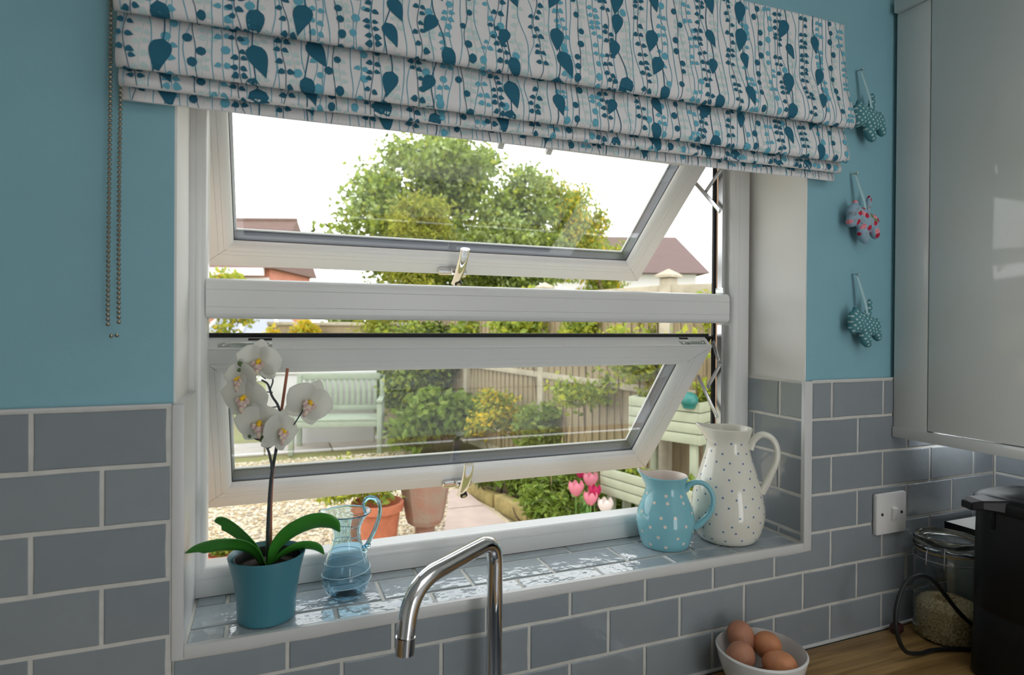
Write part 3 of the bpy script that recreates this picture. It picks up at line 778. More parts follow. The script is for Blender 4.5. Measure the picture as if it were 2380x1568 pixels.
st.tube([P3(226, 48, -62), P3(205, 44, -40)], .0010, 6)
st.build('stem', M_ostem, orch)
MB().tube(smooth_path([P3(*q) for q in ((220, 60, -250), (221, 58, -134), (229, 58, -63), (243, 58, 45))], 5), .0022, 8).build('support_stake', M_stake, orch)
for (x, y, z, r, a) in ((192, 43, -42, .0068, -15), (190, 43, -52, .0042, -10), (209, 43, -57, .0062, 50), (179, 45, 53, .0058, -60), (178, 46, 45, .0048, 80)):
    MB().ell((0, 0, 0), (r*.72, r*.72, r*1.15), 12).build('bud', M_bud, orch, P3(x, y, z)).rotation_euler = (0, math.radians(a), 0)
def petal_mesh(L, W, curl, point):
    V = []; F = []; n = 16; K = 10
    for i in range(n+1):
        t = 1-(1-i/n)**1.5; w = W*(max(0, math.sin(math.pi*min(1, .05+.95*t)**(.80 if not point else .9)))**(.5 if not point else .62)); w = max(w, W*.02)
        for k in range(K+1):
            a = -1+2*k/K; V.append((a*w, -curl*(t*t)*L+.10*W*(a*a)-.05*L*math.sin(t*3.1), t*L+(-.06*L*a*a if not point else 0)))
    for i in range(n):
        for k in range(K): F.append((i*(K+1)+k, i*(K+1)+k+1, (i+1)*(K+1)+k+1, (i+1)*(K+1)+k))
    me = bpy.data.meshes.new('petal'); me.from_pydata(V, [], F); me.materials.append(M_petal)
    for p in me.polygons: p.use_smooth = True
    return me
pm_big = petal_mesh(.032, .021, .05, False); pm_sep = petal_mesh(.031, .0125, -.05, True)
def flower(x, y, z, yaw, tilt, roll=0, s=1.0):
    """faces -y before it is turned"""
    c = MB().ell((0, -.004, .001), (.0035, .005, .004), 10); c.ell((0, -.0085, .0015), (.0030, .0028, .0028), 8)
    f = c.build('flower', M_yel, orch, P3(x, y, z)); f.rotation_euler = (tilt, roll, yaw); f.scale = (s, s, s)
    for a, me, d in ((78, pm_big, 0), (-78, pm_big, 0), (0, pm_sep, .002), (140, pm_sep, .002), (-140, pm_sep, .002)):
        o = link_mesh('petal', me, f, (0, d, 0)); o.rotation_euler = (0, math.radians(a), 0)
    l = MB(); l.ell((0, -.009, -.006), (.0062, .0030, .0060), 10); l.ell((-.006, -.008, -.001), (.0034, .0022, .0042), 8); l.ell((.006, -.008, -.001), (.0034, .0022, .0042), 8); l.ell((0, -.011, -.0125), (.0028, .0020, .0052), 8)
    l.build('lip', M_lip, f)
R_ = math.radians
flower(203, 42, 57, R_(-14), R_(14), R_(8), 1.08)
flower(178, 44, 31, R_(-44), R_(5), R_(-5), 1.0)
flower(184, 38, 4, R_(-25), R_(10), R_(4), 1.16)
flower(204, 34, -33, R_(-8), R_(14), R_(0), 1.14)
flower(232, 32, -47, R_(42), R_(6), R_(18), 1.08)
flower(273, 42, -7, R_(12), R_(8), R_(28), 1.2)

# ------------------------------------------------------------------ jugs
M_bjug = mat('pale_blue_glaze', (130, 190, 202), .10, coat=.3)
M_cream = mat('cream_glaze', (226, 224, 212), .09, coat=.3)
M_inner = mat('blush_inner_glaze', (224, 212, 204), .2)
M_dot_w = mat('cream_dot', (232, 220, 208), .12)
M_dot_b = mat('slate_blue_dot', (112, 134, 172), .12)
def lip_fn(ang, z0, z1, out_, rise, width=.5, pinch=.0):
    def fn(r, z, a):
        d = (a-ang+math.pi) % (2*math.pi)-math.pi
        if z > z0 and r > .005:
            q = min(1.15, (z-z0)/(z1-z0))**1.4; w = math.exp(-(d/width)**2); r = r+out_*w*q - pinch*q*math.exp(-((abs(d)-width*1.7)/.4)**2); z = z+rise*w*q
        return r, z
    return fn
def prof_r(prof, z):
    for (r0, z0), (r1, z1) in zip(prof[:-1], prof[1:]):
        if z0 <= z <= z1: return r0+(r1-r0)*(z-z0)/(z1-z0), (r1-r0)/(z1-z0)
    return prof[-1][0], 0
def dense(prof, n=5):
    return [(p.x, p.z) for p in smooth_path([(r, 0, z) for r, z in prof], n)]
def jug(name, c, outer, wall, ang_handle, lipargs, hpts, hrad, m_out, m_in, m_dot, dot_r, dots, label):
    o = empty(name, (c[0], c[1], SILL)); 
    tag(o, label, 'jug')
    po = dense(outer); top = po[-1][1]
    inner = [(max(.001, r-wall), z+(wall if z < .01 else 0)) for r, z in po]
    fn = lip_fn(ang_handle+math.pi, *lipargs)
    b = MB(); b.lathe([(0, 0)]+po+[(po[-1][0]-wall*.5, top+wall*.45)], 72, fn=fn).build('body', m_out, o)
    MB().lathe([(po[-1][0]-wall*.5, top+wall*.45)]+inner[::-1]+[(0, wall)], 72, fn=fn).build('inside', m_in, o)
    ca, sa = math.cos(ang_handle), math.sin(ang_handle)
    hp = smooth_path([(r*ca, r*sa, z) for r, z in hpts], 6)
    n_ = len(hp); MB().tube(hp, [hrad*(1.25-.35*math.sin(math.pi*min(1, i/n_*1.1))) for i in range(n_)], 14, flat=1.35).build('handle', m_out, o)
    d = MB()
    for (a, z) in dots:
        r, sl = prof_r(po, z); 
        if z > lipargs[0]+.35*(lipargs[1]-lipargs[0]) and abs((a-ang_handle-math.pi+math.pi) % (2*math.pi)-math.pi) < 1.0: continue
        ra, za = fn(r, z, a)
        nrm = Vector((math.cos(a), math.sin(a), -sl)).normalized(); t1 = Vector((-math.sin(a), math.cos(a), 0)); t2 = nrm.cross(t1)
        p = Vector((ra*math.cos(a), ra*math.sin(a), za))+nrm*.00025
        V = [p+nrm*.0002]; K = 12
        for k in range(K):
            an = 2*math.pi*k/K; q = p+(t1*math.cos(an)+t2*math.sin(an))*dot_r; V.append(q-nrm*(dot_r**2*math.cos(an)**2/(2*r)))
        d.add(V, [(0, 1+k, 1+(k+1) % K) for k in range(K)], 0, True)
    dd = d.build('painted_dots', m_dot, o); dd['kind'] = 'stuff'
    return o
rj = random.Random(4)
bd = []
for j, z in enumerate((.014, .033, .052, .072, .092, .110)):
    n = 9 if z < .1 else 7
    for i in range(n): bd.append((2*math.pi*(i+(j % 2)*.5)/n+rj.uniform(-.12, .12), z+rj.uniform(-.004, .004)))
ah = math.atan2(-.585, .81)
jug('blue_jug', (.968, .098), [(.043, 0), (.0475, .003), (.053, .022), (.0578, .045), (.0560, .066), (.0500, .085), (.0425, .104), (.0395, .118), (.0410, .130), (.0440, .140)], .0032, ah,
    (.112, .140, .014, .009, .40), [(.0385, .113), (.048, .126), (.066, .131), (.083, .122), (.092, .101), (.088, .074), (.072, .053), (.0565, .040)], .0054, M_bjug, M_inner, M_dot_w, .0033, bd,
    'small pale blue jug with cream dots, in front of the tall jug')
wd = []
for j in range(12):
    z = .014+j*.0172; n = 14 if z < .12 else 10
    for i in range(n): wd.append((2*math.pi*(i+(j % 2)*.5)/n+rj.uniform(-.1, .1), z+rj.uniform(-.003, .003)))
ah = math.atan2(-.64, .77)
jug('white_jug', (1.113, .084), [(.052, 0), (.0585, .004), (.0675, .020), (.0738, .045), (.0742, .068), (.0690, .098), (.0590, .135), (.0488, .168), (.0430, .192), (.0430, .208), (.0470, .222), (.0495, .231)], .0036, ah,
    (.196, .231, .015, .006, .42), [(.0430, .190), (.050, .208), (.066, .221), (.084, .216), (.095, .198), (.096, .172), (.087, .146), (.077, .122), (.0670, .100)], .0056, M_cream, M_cream, M_dot_b, .0022, wd,
    'tall cream jug with small blue dots, by the right reveal')
# glass jug
M_bglass = mat('pale_blue_glass', (212, 237, 248), .02, trans=1, ior=1.34)
M_thread = mat('blue_glass_thread', (196, 226, 240), .1)
gj = empty('glass_jug', (.336, .086, SILL)); tag(gj, 'small pale blue glass jug with spiral thread beside the orchid', 'glass jug')
go = dense([(.017, 0), (.024, .0015), (.033, .012), (.0385, .027), (.0385, .042), (.0335, .060), (.0260, .080), (.0222, .096), (.0220, .108), (.0255, .120), (.0330, .131), (.0375, .136)])
gah = math.atan2(-.12, .99)
gfn = lip_fn(gah+math.pi, .115, .136, .006, .004, .45)
gi = [(max(.0008, r-.0016), z+(.0035 if z < .008 else 0)) for r, z in go]
MB().lathe([(0, 0)]+go+[(go[-1][0]-.0005, go[-1][1]+.0016)]+gi[::-1]+[(0, .0045)], 64, fn=gfn).build('body', M_bglass, gj)
th = []
for i in range(420):
    t = i/419; z = .012+.112*t; a = t*2*math.pi*6.2; r, _ = prof_r(go, z); r, z2 = gfn(r, z, a); th.append((r*math.cos(a)+.0002*math.cos(a), r*math.sin(a)+.0002*math.sin(a), z2))
MB().tube(th, .00055, 5).build('spiral_thread', M_thread, gj)
rim = []
for i in range(65):
    a = 2*math.pi*i/64; r, z = gfn(go[-1][0], go[-1][1], a); rim.append((r*math.cos(a), r*math.sin(a), z+.0006))
MB().tube(rim, .0011, 7, cap=False).build('rim', M_bglass, gj)
hp = smooth_path([(.030, 0, .132), (.026, 0, .149), (.034, 0, .158), (.045, 0, .156), (.052, 0, .146), (.052, 0, .128), (.044, 0, .103), (.033, 0, .083), (.026, 0, .076)], 7)
gh = MB()
Rz = Matrix.Rotation(gah, 3, 'Z')
for k in (-1, 0, 1): gh.tube([Rz @ (p+Vector((0, k*.0026, 0))) for p in hp], [.0022+.0010*math.sin(math.pi*i/len(hp)) for i in range(len(hp))], 8)
gh.ell(Rz @ Vector((.0285, 0, .074)), (.0055, .006, .006), 10); gh.ell(Rz @ Vector((.0345, 0, .0795)), (.0045, .004, .0045), 10)
gh.build('handle', M_bglass, gj)

# ------------------------------------------------------------------ bowl of eggs
M_china = mat('white_china', (214, 214, 212), .2)
M_egg = mat('brown_egg', (196, 132, 92), .5, var=.10, vscale=60, bump=.0001, bscale=400)
M_egg2 = mat('dull_brown_egg', (176, 122, 96), .5, var=.10, vscale=60, bump=.0001, bscale=400)
M_stamp = mat('red_egg_stamp', (196, 74, 60), .6)
BWX, BWY = 1.036, -.094
bo = dense([(.034, 0), (.040, .003), (.056, .024), (.069, .052), (.0775, .084)])
bowl = MB().lathe([(0, .002), (.030, .002), (.031, 0)]+bo+[(.0765, .0852)]+[(r-.003, z+.003) for r, z in bo[::-1]]+[(0, .006)], 64).build('bowl', M_china, None, (BWX, BWY, WT+.0003))
tag(bowl, 'plain white china bowl full of brown eggs on the worktop', 'bowl')
egg_prof = [(math.sin(t)*.0240*(1-.12*math.cos(t)), -math.cos(t)*.0310) for t in [math.pi*i/16 for i in range(17)]]
def egg(p, rx, ry, m, label, stamp=None):
    e = MB().lathe(egg_prof, 28).build('egg', m, None, (p[0], p[1], p[2])); e.rotation_euler = (rx, ry, 0)
    tag(e, label, 'egg', 'eggs in the white bowl')
    if stamp:
        mb = MB(); rs = random.Random(3)
        for i in range(9):
            th = stamp[0]+rs.uniform(-.10, .10); ph = stamp[1]+(i-4)*.085
            q = Vector((math.sin(th)*.0215*(1-.12*math.cos(th))*math.cos(ph), math.sin(th)*.0215*(1-.12*math.cos(th))*math.sin(ph), -math.cos(th)*.0285)); nn = q.normalized()
            t1 = nn.orthogonal().normalized(); t2 = nn.cross(t1); w = .0010; q += nn*.0003
            mb.add([q+t1*w*1.2+t2*w*.3, q+t2*w*1.3, q-t1*w*1.1, q-t2*w*1.2], [(0, 1, 2, 3)])
        mb.build('red_stamp', M_stamp, e)
ez = WT+.0003
egg((BWX-.006, BWY+.042, ez+.0840), R_(-28), R_(-6), M_egg2, 'dull brown egg standing at the back left of the bowl')
egg((BWX-.046, BWY+.004, ez+.0740), R_(24), R_(14), M_egg2, 'pinkish brown egg at the front left of the bowl')
egg((BWX+.026, BWY+.014, ez+.0790), R_(62), R_(-48), M_egg, 'tan egg with red stamp at the back right of the bowl', (1.75, 1.35))
egg((BWX+.006, BWY-.036, ez+.0720), R_(70), R_(56), M_egg, 'orange-brown egg lying at the front right of the bowl')
egg((BWX-.004, BWY-.012, ez+.0310), R_(90), R_(30), M_egg2, 'brown egg mostly hidden under the others in the bowl')

# ------------------------------------------------------------------ storage jar with oats
M_clear = mat('clear_glass', (240, 246, 246), .02, trans=1, ior=1.42)
M_oats = mat('rolled_oats', (206, 184, 140), .9, var=.35, vscale=260, bump=.003, bscale=220)
M_seal = mat('amber_rubber_seal', (196, 164, 104), .5)
JX, JY, JR = 1.566, -.075, .062
jar = empty('storage_jar', (JX, JY, WT+.0003)); tag(jar, 'clear glass clip-top jar half full of oats beside the black appliance', 'jar')
jo = dense([(.056, 0), (.0605, .006), (JR, .02), (JR, .08), (JR, .150), (.0600, .168), (.0550, .178), (.0548, .186)])
MB().lathe([(0, 0)]+jo+[(.0520, .186)]+[(r-.0032, max(.004, z)) for r, z in jo[::-1]]+[(0, .004)], 56).build('glass_body', M_clear, jar)
MB().lathe([(0, .0045), (.054, .0046), (.0582, .012), (.0585, .068), (.050, .078), (.030, .084), (.010, .074), (0, .070)], 48).build('oats', M_oats, jar)
rs = random.Random(9); ob = MB()
for i in range(2600):
    a = rs.uniform(0, 6.283); 
    if rs.random() < .45: r = .0545*math.sqrt(rs.random()); z = .080-.010*(r/.0545)**2+rs.uniform(0, .003); 
    else: r = .0583; z = rs.uniform(.006, .070)
    p = Vector((r*math.cos(a), r*math.sin(a), z)); u_ = Vector((rs.gauss(0, 1), rs.gauss(0, 1), rs.gauss(0, 1))).normalized(); w_ = u_.orthogonal().normalized()
    if r > .058: 
        nrm = Vector((math.cos(a), math.sin(a), 0)); u_ = (u_-nrm*u_.dot(nrm)).normalized(); w_ = nrm.cross(u_)
    ob.add([p+u_*.0028, p+w_*.0017, p-u_*.0028, p-w_*.0017], [(0, 1, 2, 3)], rs.randrange(3))
M_o1 = mat('oat_flake_pale', (226, 208, 166), .9); M_o2 = mat('oat_flake_tan', (196, 172, 124), .9); M_o3 = mat('oat_flake_brown', (158, 132, 90), .9)
oo_ = ob.build('oat_flakes', [M_o1, M_o2, M_o3], jar, weld=False); oo_['kind'] = 'stuff'
MB().lathe([(.0545, .1862), (.0600, .1862), (.0600, .1895), (.0545, .1895)], 48).build('rubber_seal', M_seal, jar)
lidp = [(0, .212), (.040, .212), (.050, .2105), (.052, .215), (.0585, .2155), (.0625, .210), (.0630, .203), (.0600, .1985), (.0635, .196), (.0635, .190), (.058, .1898), (0, .1935)]
MB().lathe(lidp, 56).build('lid', M_clear, jar)
wr = MB()
for s in (-1, 1):
    a = math.radians(196)+s*.22; e = Vector((math.cos(a), math.sin(a), 0))
    wr.tube(smooth_path([e*.0645+Vector((0, 0, .160)), e*.0745+Vector((0, 0, .166)), e*.0735+Vector((0, 0, .190)), e*.066+Vector((0, 0, .202)), e*.056+Vector((0, 0, .203))], 4), .0012, 7)
wr.tube([Vector((math.cos(t), math.sin(t), 0))*.0640+Vector((0, 0, .172)) for t in [i*2*math.pi/40 for i in range(41)]], .0012, 6, cap=False)
wr.build('wire_clasp', M_steel, jar)
bx = empty('storage_box', (1.725, -.085, WT+.0003)); tag(bx, 'pale flat-topped box in the corner behind the glass jar', 'box')
M_card = mat('pale_card', (208, 208, 204), .6)
MB().box(-.085, .085, -.060, .060, 0, .200, .003).build('body', M_card, bx)
MB().box(-.088, .088, -.063, .063, .2005, .224, .003).build('lid', M_card, bx)
MB().box(-.0890, -.0882, -.063, .063, .208, .224).build('dark_edge', M_black_pl, bx)

# ------------------------------------------------------------------ black appliance with its cord
M_blk = mat('satin_black_plastic', (13, 13, 15), .38, spec=.35, bump=.00005, bscale=500)
AX, AY = 1.548, -.252
app = empty('kitchen_appliance', (AX, AY, WT+.0003)); tag(app, 'tall black plastic appliance with spouted lid at the right edge', 'appliance')
def rr(r, n=3.2):
    def fn(r_, z, a): 
        q = (abs(math.cos(a))**n+abs(math.sin(a))**n)**(-1/n); return r_*q, z
    return fn
MB().lathe([(0, 0), (.088, 0), (.091, .004), (.0885, .07), (.087, .130), (.0866, .132), (.0875, .134), (.0865, .25), (.0850, .318), (0, .318)], 72, fn=rr(.09)).build('body', M_blk, app)
lid = MB().lathe([(.0835, .3185), (.089, .319), (.0905, .324), (.0895, .340), (.082, .3455), (.070, .3475), (.060, .3460), (.056, .3475), (0, .3490)], 72, fn=rr(.09)).build('lid', M_blk, app)
ld = Vector((-.93, .36, 0)).normalized(); pd = Vector((-ld.y, ld.x, 0))
bk = MB(); V = []
for (d, w, z) in ((.070, .028, .346), (.070, .028, .320), (.122, .020, .344), (.122, .020, .327), (.140, .013, .338), (.140, .013, .325)):
    V += [ld*d+pd*w+Vector((0, 0, z)), ld*d-pd*w+Vector((0, 0, z))]
F = [(0, 1, 5, 4), (4, 5, 9, 8), (8, 9, 11, 10), (10, 11, 7, 6), (6, 7, 3, 2), (0, 4, 6, 2), (4, 8, 10, 6), (1, 3, 7, 5), (5, 7, 11, 9), (0, 2, 3, 1)]
bo_ = bk.add(V, F).build('lid_spout', M_blk, app); bv = bo_.modifiers.new('b', 'BEVEL'); bv.width = .003; bv.segments = 2
MB().box(-.006, .006, -.004, .004, -.018, .018, .002).build('lid_catch', M_blk, app, tuple(ld*.088+Vector((0, 0, .305))))
for a in (200, 262): 
    e = Vector((math.cos(R_(a)), math.sin(R_(a)), 0)); MB().box(-.0012, .0012, -.0012, .0012, .14, .315).build('seam', M_gasket, app, tuple(e*.0865*((abs(e.x)**3.2+abs(e.y)**3.2)**(-1/3.2))))
ap = Vector(app.location)
cp = [(1.600, -.148, WT+.012), (1.560, -.136, WT+.006), (1.510, -.118, WT+.006), (1.470, -.108, WT+.006), (1.425, -.112, WT+.010), (1.372, -.120, WT+.030), (1.345, -.122, WT+.074), (1.347, -.120, WT+.118), (1.372, -.118, WT+.158), (1.410, -.118, WT+.170), (1.452, -.116, WT+.158), (1.490, -.114, WT+.125), (1.525, -.120, WT+.085), (1.555, -.132, WT+.055), (1.600, -.150, WT+.040)]
MB().tube([Vector(p)-ap for p in smooth_path(cp, 8)], .0042, 10).build('power_cord', M_gasket, app)
# a dried fruit on the worktop
M_date = mat('dark_red_skin', (70, 34, 36), .45, var=.3, vscale=120, bump=.0015, bscale=90)
dt = MB().ell((0, 0, 0), (.0155, .0125, .0125), 18).build('dried_fruit', M_date, None, (1.478, -.026, WT+.0125)); tag(dt, 'small dark red wrinkled fruit on the worktop near the wall', 'fruit')

# ================================================================== garden
GZ = 0.0
FWD = Vector((.3722, .9282, 0)); RGT = Vector((.9282, -.3722, 0)); CAM2 = Vector((.2112, -.9438, 0))
def LD(lat, dep, h=0.0):
    """a spot in the garden: metres right of and metres ahead of the kitchen viewpoint, h above the ground"""
    p = CAM2+FWD*dep+RGT*lat; return Vector((p.x, p.y, GZ+h))
M_lawn = mat('garden_earth', (128, 116, 84), .95, color2=(120, 128, 70), vscale=1.5, var=.1)
M_gravel_bed = mat('gravel_bed', (172, 156, 122), .95, color2=(196, 186, 160), vscale=70, bump=.02, bscale=60)
gm = MB().box(-30, 40, .31, 60, GZ-.2, GZ-.012).build('garden_ground', M_lawn); gm['kind'] = 'structure'
gb = MB().add([(-3.5, 1.0, GZ-.004), (2.0, 1.0, GZ-.004), (2.05, 4.6, GZ-.004), (1.75, 6.45, GZ-.004), (-2.5, 6.9, GZ-.004), (-4, 6.5, GZ-.004)], [(0, 1, 2, 3, 4, 5)]).build('gravel_bed', M_gravel_bed); gb['kind'] = 'structure'
M_g1 = mat('gravel_cream', (192, 183, 161), .9); M_g2 = mat('gravel_buff', (170, 152, 118), .9); M_g3 = mat('gravel_grey', (156, 144, 126), .9)
rg = np.random.RandomState(5); NG = 17000
gx = rg.uniform(-1.5, 1.95, NG); gy = 2.4+4.2*rg.uniform(0, 1, NG)**1.1
octv = np.array([(1, 0, 0), (-1, 0, 0), (0, 1, 0), (0, -1, 0), (0, 0, 1), (0, 0, -.6)], float)
octf = np.array([(0, 2, 4), (2, 1, 4), (1, 3, 4), (3, 0, 4), (2, 0, 5), (1, 2, 5), (3, 1, 5), (0, 3, 5)])
sz = rg.uniform(.010, .022, (NG, 1))*rg.uniform(.7, 1.3, (NG, 3)); sz[:, 2] *= .7
an = rg.uniform(0, 6.28, NG); ca, sa = np.cos(an), np.sin(an)
vv = octv[None]*sz[:, None, :]; vx = vv[..., 0]*ca[:, None]-vv[..., 1]*sa[:, None]; vy = vv[..., 0]*sa[:, None]+vv[..., 1]*ca[:, None]
vv = np.stack([vx+gx[:, None], vy+gy[:, None], vv[..., 2]+GZ+.002], -1).reshape(-1, 3)
ff = (octf[None]+6*np.arange(NG)[:, None, None]).reshape(-1, 3)
def np_mesh(name, v, f, mats, mi, parent=None, loc=None, smooth=False):
    me = bpy.data.meshes.new(name); me.vertices.add(len(v)); me.vertices.foreach_set('co', np.asarray(v, np.float32).ravel())
    k = f.shape[1]; me.loops.add(f.size); me.loops.foreach_set('vertex_index', f.astype(np.int32).ravel())
    me.polygons.add(len(f)); me.polygons.foreach_set('loop_start', np.arange(0, f.size, k, dtype=np.int32)); me.polygons.foreach_set('loop_total', np.full(len(f), k, np.int32))
    for q in mats: me.materials.append(q)
    me.polygons.foreach_set('material_index', mi.astype(np.int32)); me.polygons.foreach_set('use_smooth', np.full(len(f), smooth)); me.update(calc_edges=True); me.validate()
    return link_mesh(name, me, parent, loc)
go_ = np_mesh('gravel', vv, ff, [M_g1, M_g2, M_g3], np.repeat(rg.choice(3, NG, p=[.5, .32, .18]), 8)); tag(go_, 'cream and buff gravel spread over the garden yard', 'gravel', kind='stuff')

# paving slabs of the path and the strip before the bench
M_slab = mat('pink_buff_slab', (166, 149, 137), .85, var=.06, vscale=8, bump=.002, bscale=60)
M_slab2 = mat('pale_grey_slab', (176, 171, 163), .85, var=.06, vscale=8)
path_o = empty('garden_path', (1.5, 3.2, GZ)); path_o['kind'] = 'structure'
L0, L1 = [Vector((1.00, 2.0)), Vector((1.44, 3.45)), Vector((1.83, 4.64))], [Vector((1.66, 2.0)), Vector((1.97, 3.45)), Vector((1.95, 4.62))]
def lerp3(L, t): 
    return L[0].lerp(L[1], t*2) if t < .5 else L[1].lerp(L[2], t*2-1)
for i in range(4):
    a, b = i/4+.004, (i+1)/4-.004; q = [lerp3(L0, a), lerp3(L1, a), lerp3(L1, b), lerp3(L0, b)]
    V = [(p.x-1.5, p.y-3.2, z) for z in (-.010, .022) for p in q]; MB().add(V, [(3, 2, 1, 0), (4, 5, 6, 7), (0, 1, 5, 4), (1, 2, 6, 5), (2, 3, 7, 6), (3, 0, 4, 7)]).build('slab', M_slab, path_o)
for i in range(6):
    MB().box(-2.9+i*.78-1.5, -2.14+i*.78-1.5, 6.95-3.2, 7.70-3.2, -.01, .02, .006).build('slab', M_slab2, path_o)

# timber edging of the bed
M_log = mat('weathered_edging', (136, 122, 74), .9, var=.2, vscale=12, bump=.004, bscale=40)
def edging(p0, p1, label, r=.075):
    p0, p1 = Vector(p0), Vector(p1); c = (p0+p1)/2; d = p1-p0; o = MB()
    Mx = Matrix.Rotation(math.atan2(d.y, d.x), 4, 'Z')
    q = o.box(-d.length/2, d.length/2, -r*.75, r*.75, -.01, r*1.7, .014, 0, Mx).build('bed_edging', M_log, None, c); tag(q, label, 'edging', 'timber edging round the flower bed')
edging((2.30, 2.55, GZ), (2.08, 3.98, GZ), 'near length of mossy timber edging beside the path')
edging((2.075, 4.02, GZ), (1.96, 4.75, GZ), 'far length of mossy timber edging beside the path', .065)
M_bedsoil = mat('bed_soil', (72, 60, 44), .95, var=.3, vscale=20, bump=.02, bscale=25)
bs = MB().add([(2.34, 2.2, GZ+.05), (4.2, 1.4, GZ+.05), (3.2, 3.1, GZ+.05), (2.9, 5.2, GZ+.05), (2.5, 8.6, GZ+.05), (1.7, 8.4, GZ+.02), (1.9, 6.0, GZ+.03), (2.05, 4.6, GZ+.05)], [tuple(range(8))]).build('bed_soil', M_bedsoil); bs['kind'] = 'structure'

# ------------------------------------------------------------------ foliage
LM = {k: leaf_mat('leaf_'+k, tuple(q*.88 for q in c), t) for k, c, t in (('fresh', (160, 180, 80), .45), ('mid', (128, 148, 58), .4), ('deep', (92, 108, 44), .35), ('lime', (190, 196, 70), .45), ('gold', (226, 198, 62), .45),
      ('olive', (160, 160, 62), .4), ('grass', (128, 156, 60), .4), ('pale', (190, 206, 140), .45), ('dark', (48, 70, 34), .3), ('yellow', (232, 206, 50), .45))}
M_bark = mat('grey_brown_bark', (104, 88, 68), .9, var=.25, vscale=15, bump=.01, bscale=30)
frng = np.random.RandomState(11)
def leaves(name, parent, blobs, size, mats, probs, aspect=.55, shell=.5, droop=.0, origin=None):
    """joined leaf blades scattered through ellipsoidal clumps: blobs = (centre, radii, count)"""
    Vs = []; Ms = []; org = np.array(origin if origin is not None else parent.location)
    for c, r, n in blobs:
        d = frng.normal(size=(n, 3)); d /= np.linalg.norm(d, axis=1)[:, None]
        rad = (shell+(1-shell)*frng.uniform(0, 1, n))**.8 if shell > 0 else frng.uniform(0, 1, n)**(1/3)
        p = np.array(c)[None]+d*rad[:, None]*np.array(r)[None]*(1+.18*np.sin(d[:, :1]*9+d[:, 2:]*7))
        t = frng.normal(size=(n, 3))+np.array((0, 0, -droop))[None]; t /= np.linalg.norm(t, axis=1)[:, None]
        u = np.cross(t, frng.normal(size=(n, 3))); u /= np.linalg.norm(u, axis=1)[:, None]; w = np.cross(t, u)
        L = size*frng.uniform(.6, 1.35, n)[:, None]; W = L*aspect*.5
        Vs.append(np.stack([p-t*L*.5, p+u*W+w*W*.3, p+t*L*.5, p-u*W+w*W*.3], 1)); Ms.append(frng.choice(len(mats), n, p=probs))
    V = np.concatenate(Vs).reshape(-1, 3)-org[None]; n = len(V)//4
    o = np_mesh(name, V, np.arange(4*n).reshape(-1, 4), [LM[k] for k in mats], np.concatenate(Ms), parent); o['kind'] = 'stuff'
    return o
def plant(name, base, label, cat, blobs, size, mats, probs, group=None, trunk=None, **kw):
    o = empty(name, base); tag(o, label, cat, group); b = Vector(base)
    leaves('foliage', o, [(tuple(c), r, n) for c, r, n in blobs], size, mats, probs, **kw)
    mb = MB()
    for pts, r0, r1 in (trunk or []):
        sp = smooth_path([Vector(p)-b for p in pts], 4); mb.tube(sp, [r0+(r1-r0)*i/(len(sp)-1) for i in range(len(sp))], 8)
    if trunk: mb.build('trunk' if r0 > .03 else 'stems', M_bark, o)
    return o
def blobset(cen, R, n, cnt, rr_, seed=0):
    r = random.Random(seed); out = []
    for i in range(n):
        while True:
            v = Vector((r.uniform(-1, 1), r.uniform(-1, 1), r.uniform(-1, 1)))
            if v.length < 1: break
        out.append((Vector(cen)+Vector((v.x*R[0], v.y*R[1], v.z*R[2])), (rr_*r.uniform(.7, 1.3),)*2+(rr_*r.uniform(.6, 1.0),), int(cnt*r.uniform(.7, 1.3))))
    return out
# tall tree in the middle
b0 = LD(-1.15, 12.5)
plant('broadleaf_tree', b0, 'tall round broadleaf tree at the centre of the garden view', 'tree',
      blobset(LD(-1.40, 12.5, 3.2), (1.95, 1.0, 1.6), 44, 560, .62, 1)+blobset(LD(-1.2, 12.4, 4.7), (1.5, .8, .75), 18, 480, .50, 2)+blobset(LD(.35, 12.6, 3.3), (.75, .6, 1.3), 18, 480, .5, 12), .115, ('fresh', 'mid', 'deep', 'pale', 'lime'), [.46, .22, .06, .16, .10], None,
      [((b0.x, b0.y, GZ), (b0.x+.05, b0.y, 1.4), (b0.x, b0.y, 2.6), (b0.x+.1, b0.y, 4.2)), ] and [(((b0.x, b0.y, GZ), (b0.x+.05, b0.y, 1.4), (b0.x, b0.y, 2.6), (b0.x+.1, b0.y, 4.2)), .16, .05), (((b0.x, b0.y, 1.8), (b0.x-.6, b0.y, 2.8), (b0.x-1.0, b0.y, 3.6)), .07, .02), (((b0.x, b0.y, 2.0), (b0.x+.7, b0.y, 2.9), (b0.x+1.1, b0.y, 3.9)), .07, .02)], shell=.25, aspect=.62)
b1 = LD(-1.75, 10.2)
plant('golden_conifer', b1, 'feathery olive-gold conifer before the tall round tree', 'tree',
      blobset(LD(-1.65, 10.2, 3.0), (.62, .4, .6), 16, 620, .34, 3)+blobset(LD(-1.0, 10.1, 2.75), (.5, .3, .35), 8, 500, .3, 4)+blobset(LD(-1.6, 10.2, 2.1), (.7, .4, .4), 8, 500, .4, 15)+blobset(LD(-1.6, 10.2, 1.4), (.8, .4, .6), 10, 420, .4, 5), .085, ('olive', 'lime', 'mid'), [.6, .25, .15], None,
      [(((b1.x, b1.y, GZ), (b1.x, b1.y, 1.3), (b1.x, b1.y, 2.6)), .09, .03)], shell=.1, aspect=.28)
b2 = LD(2.0, 13.0)
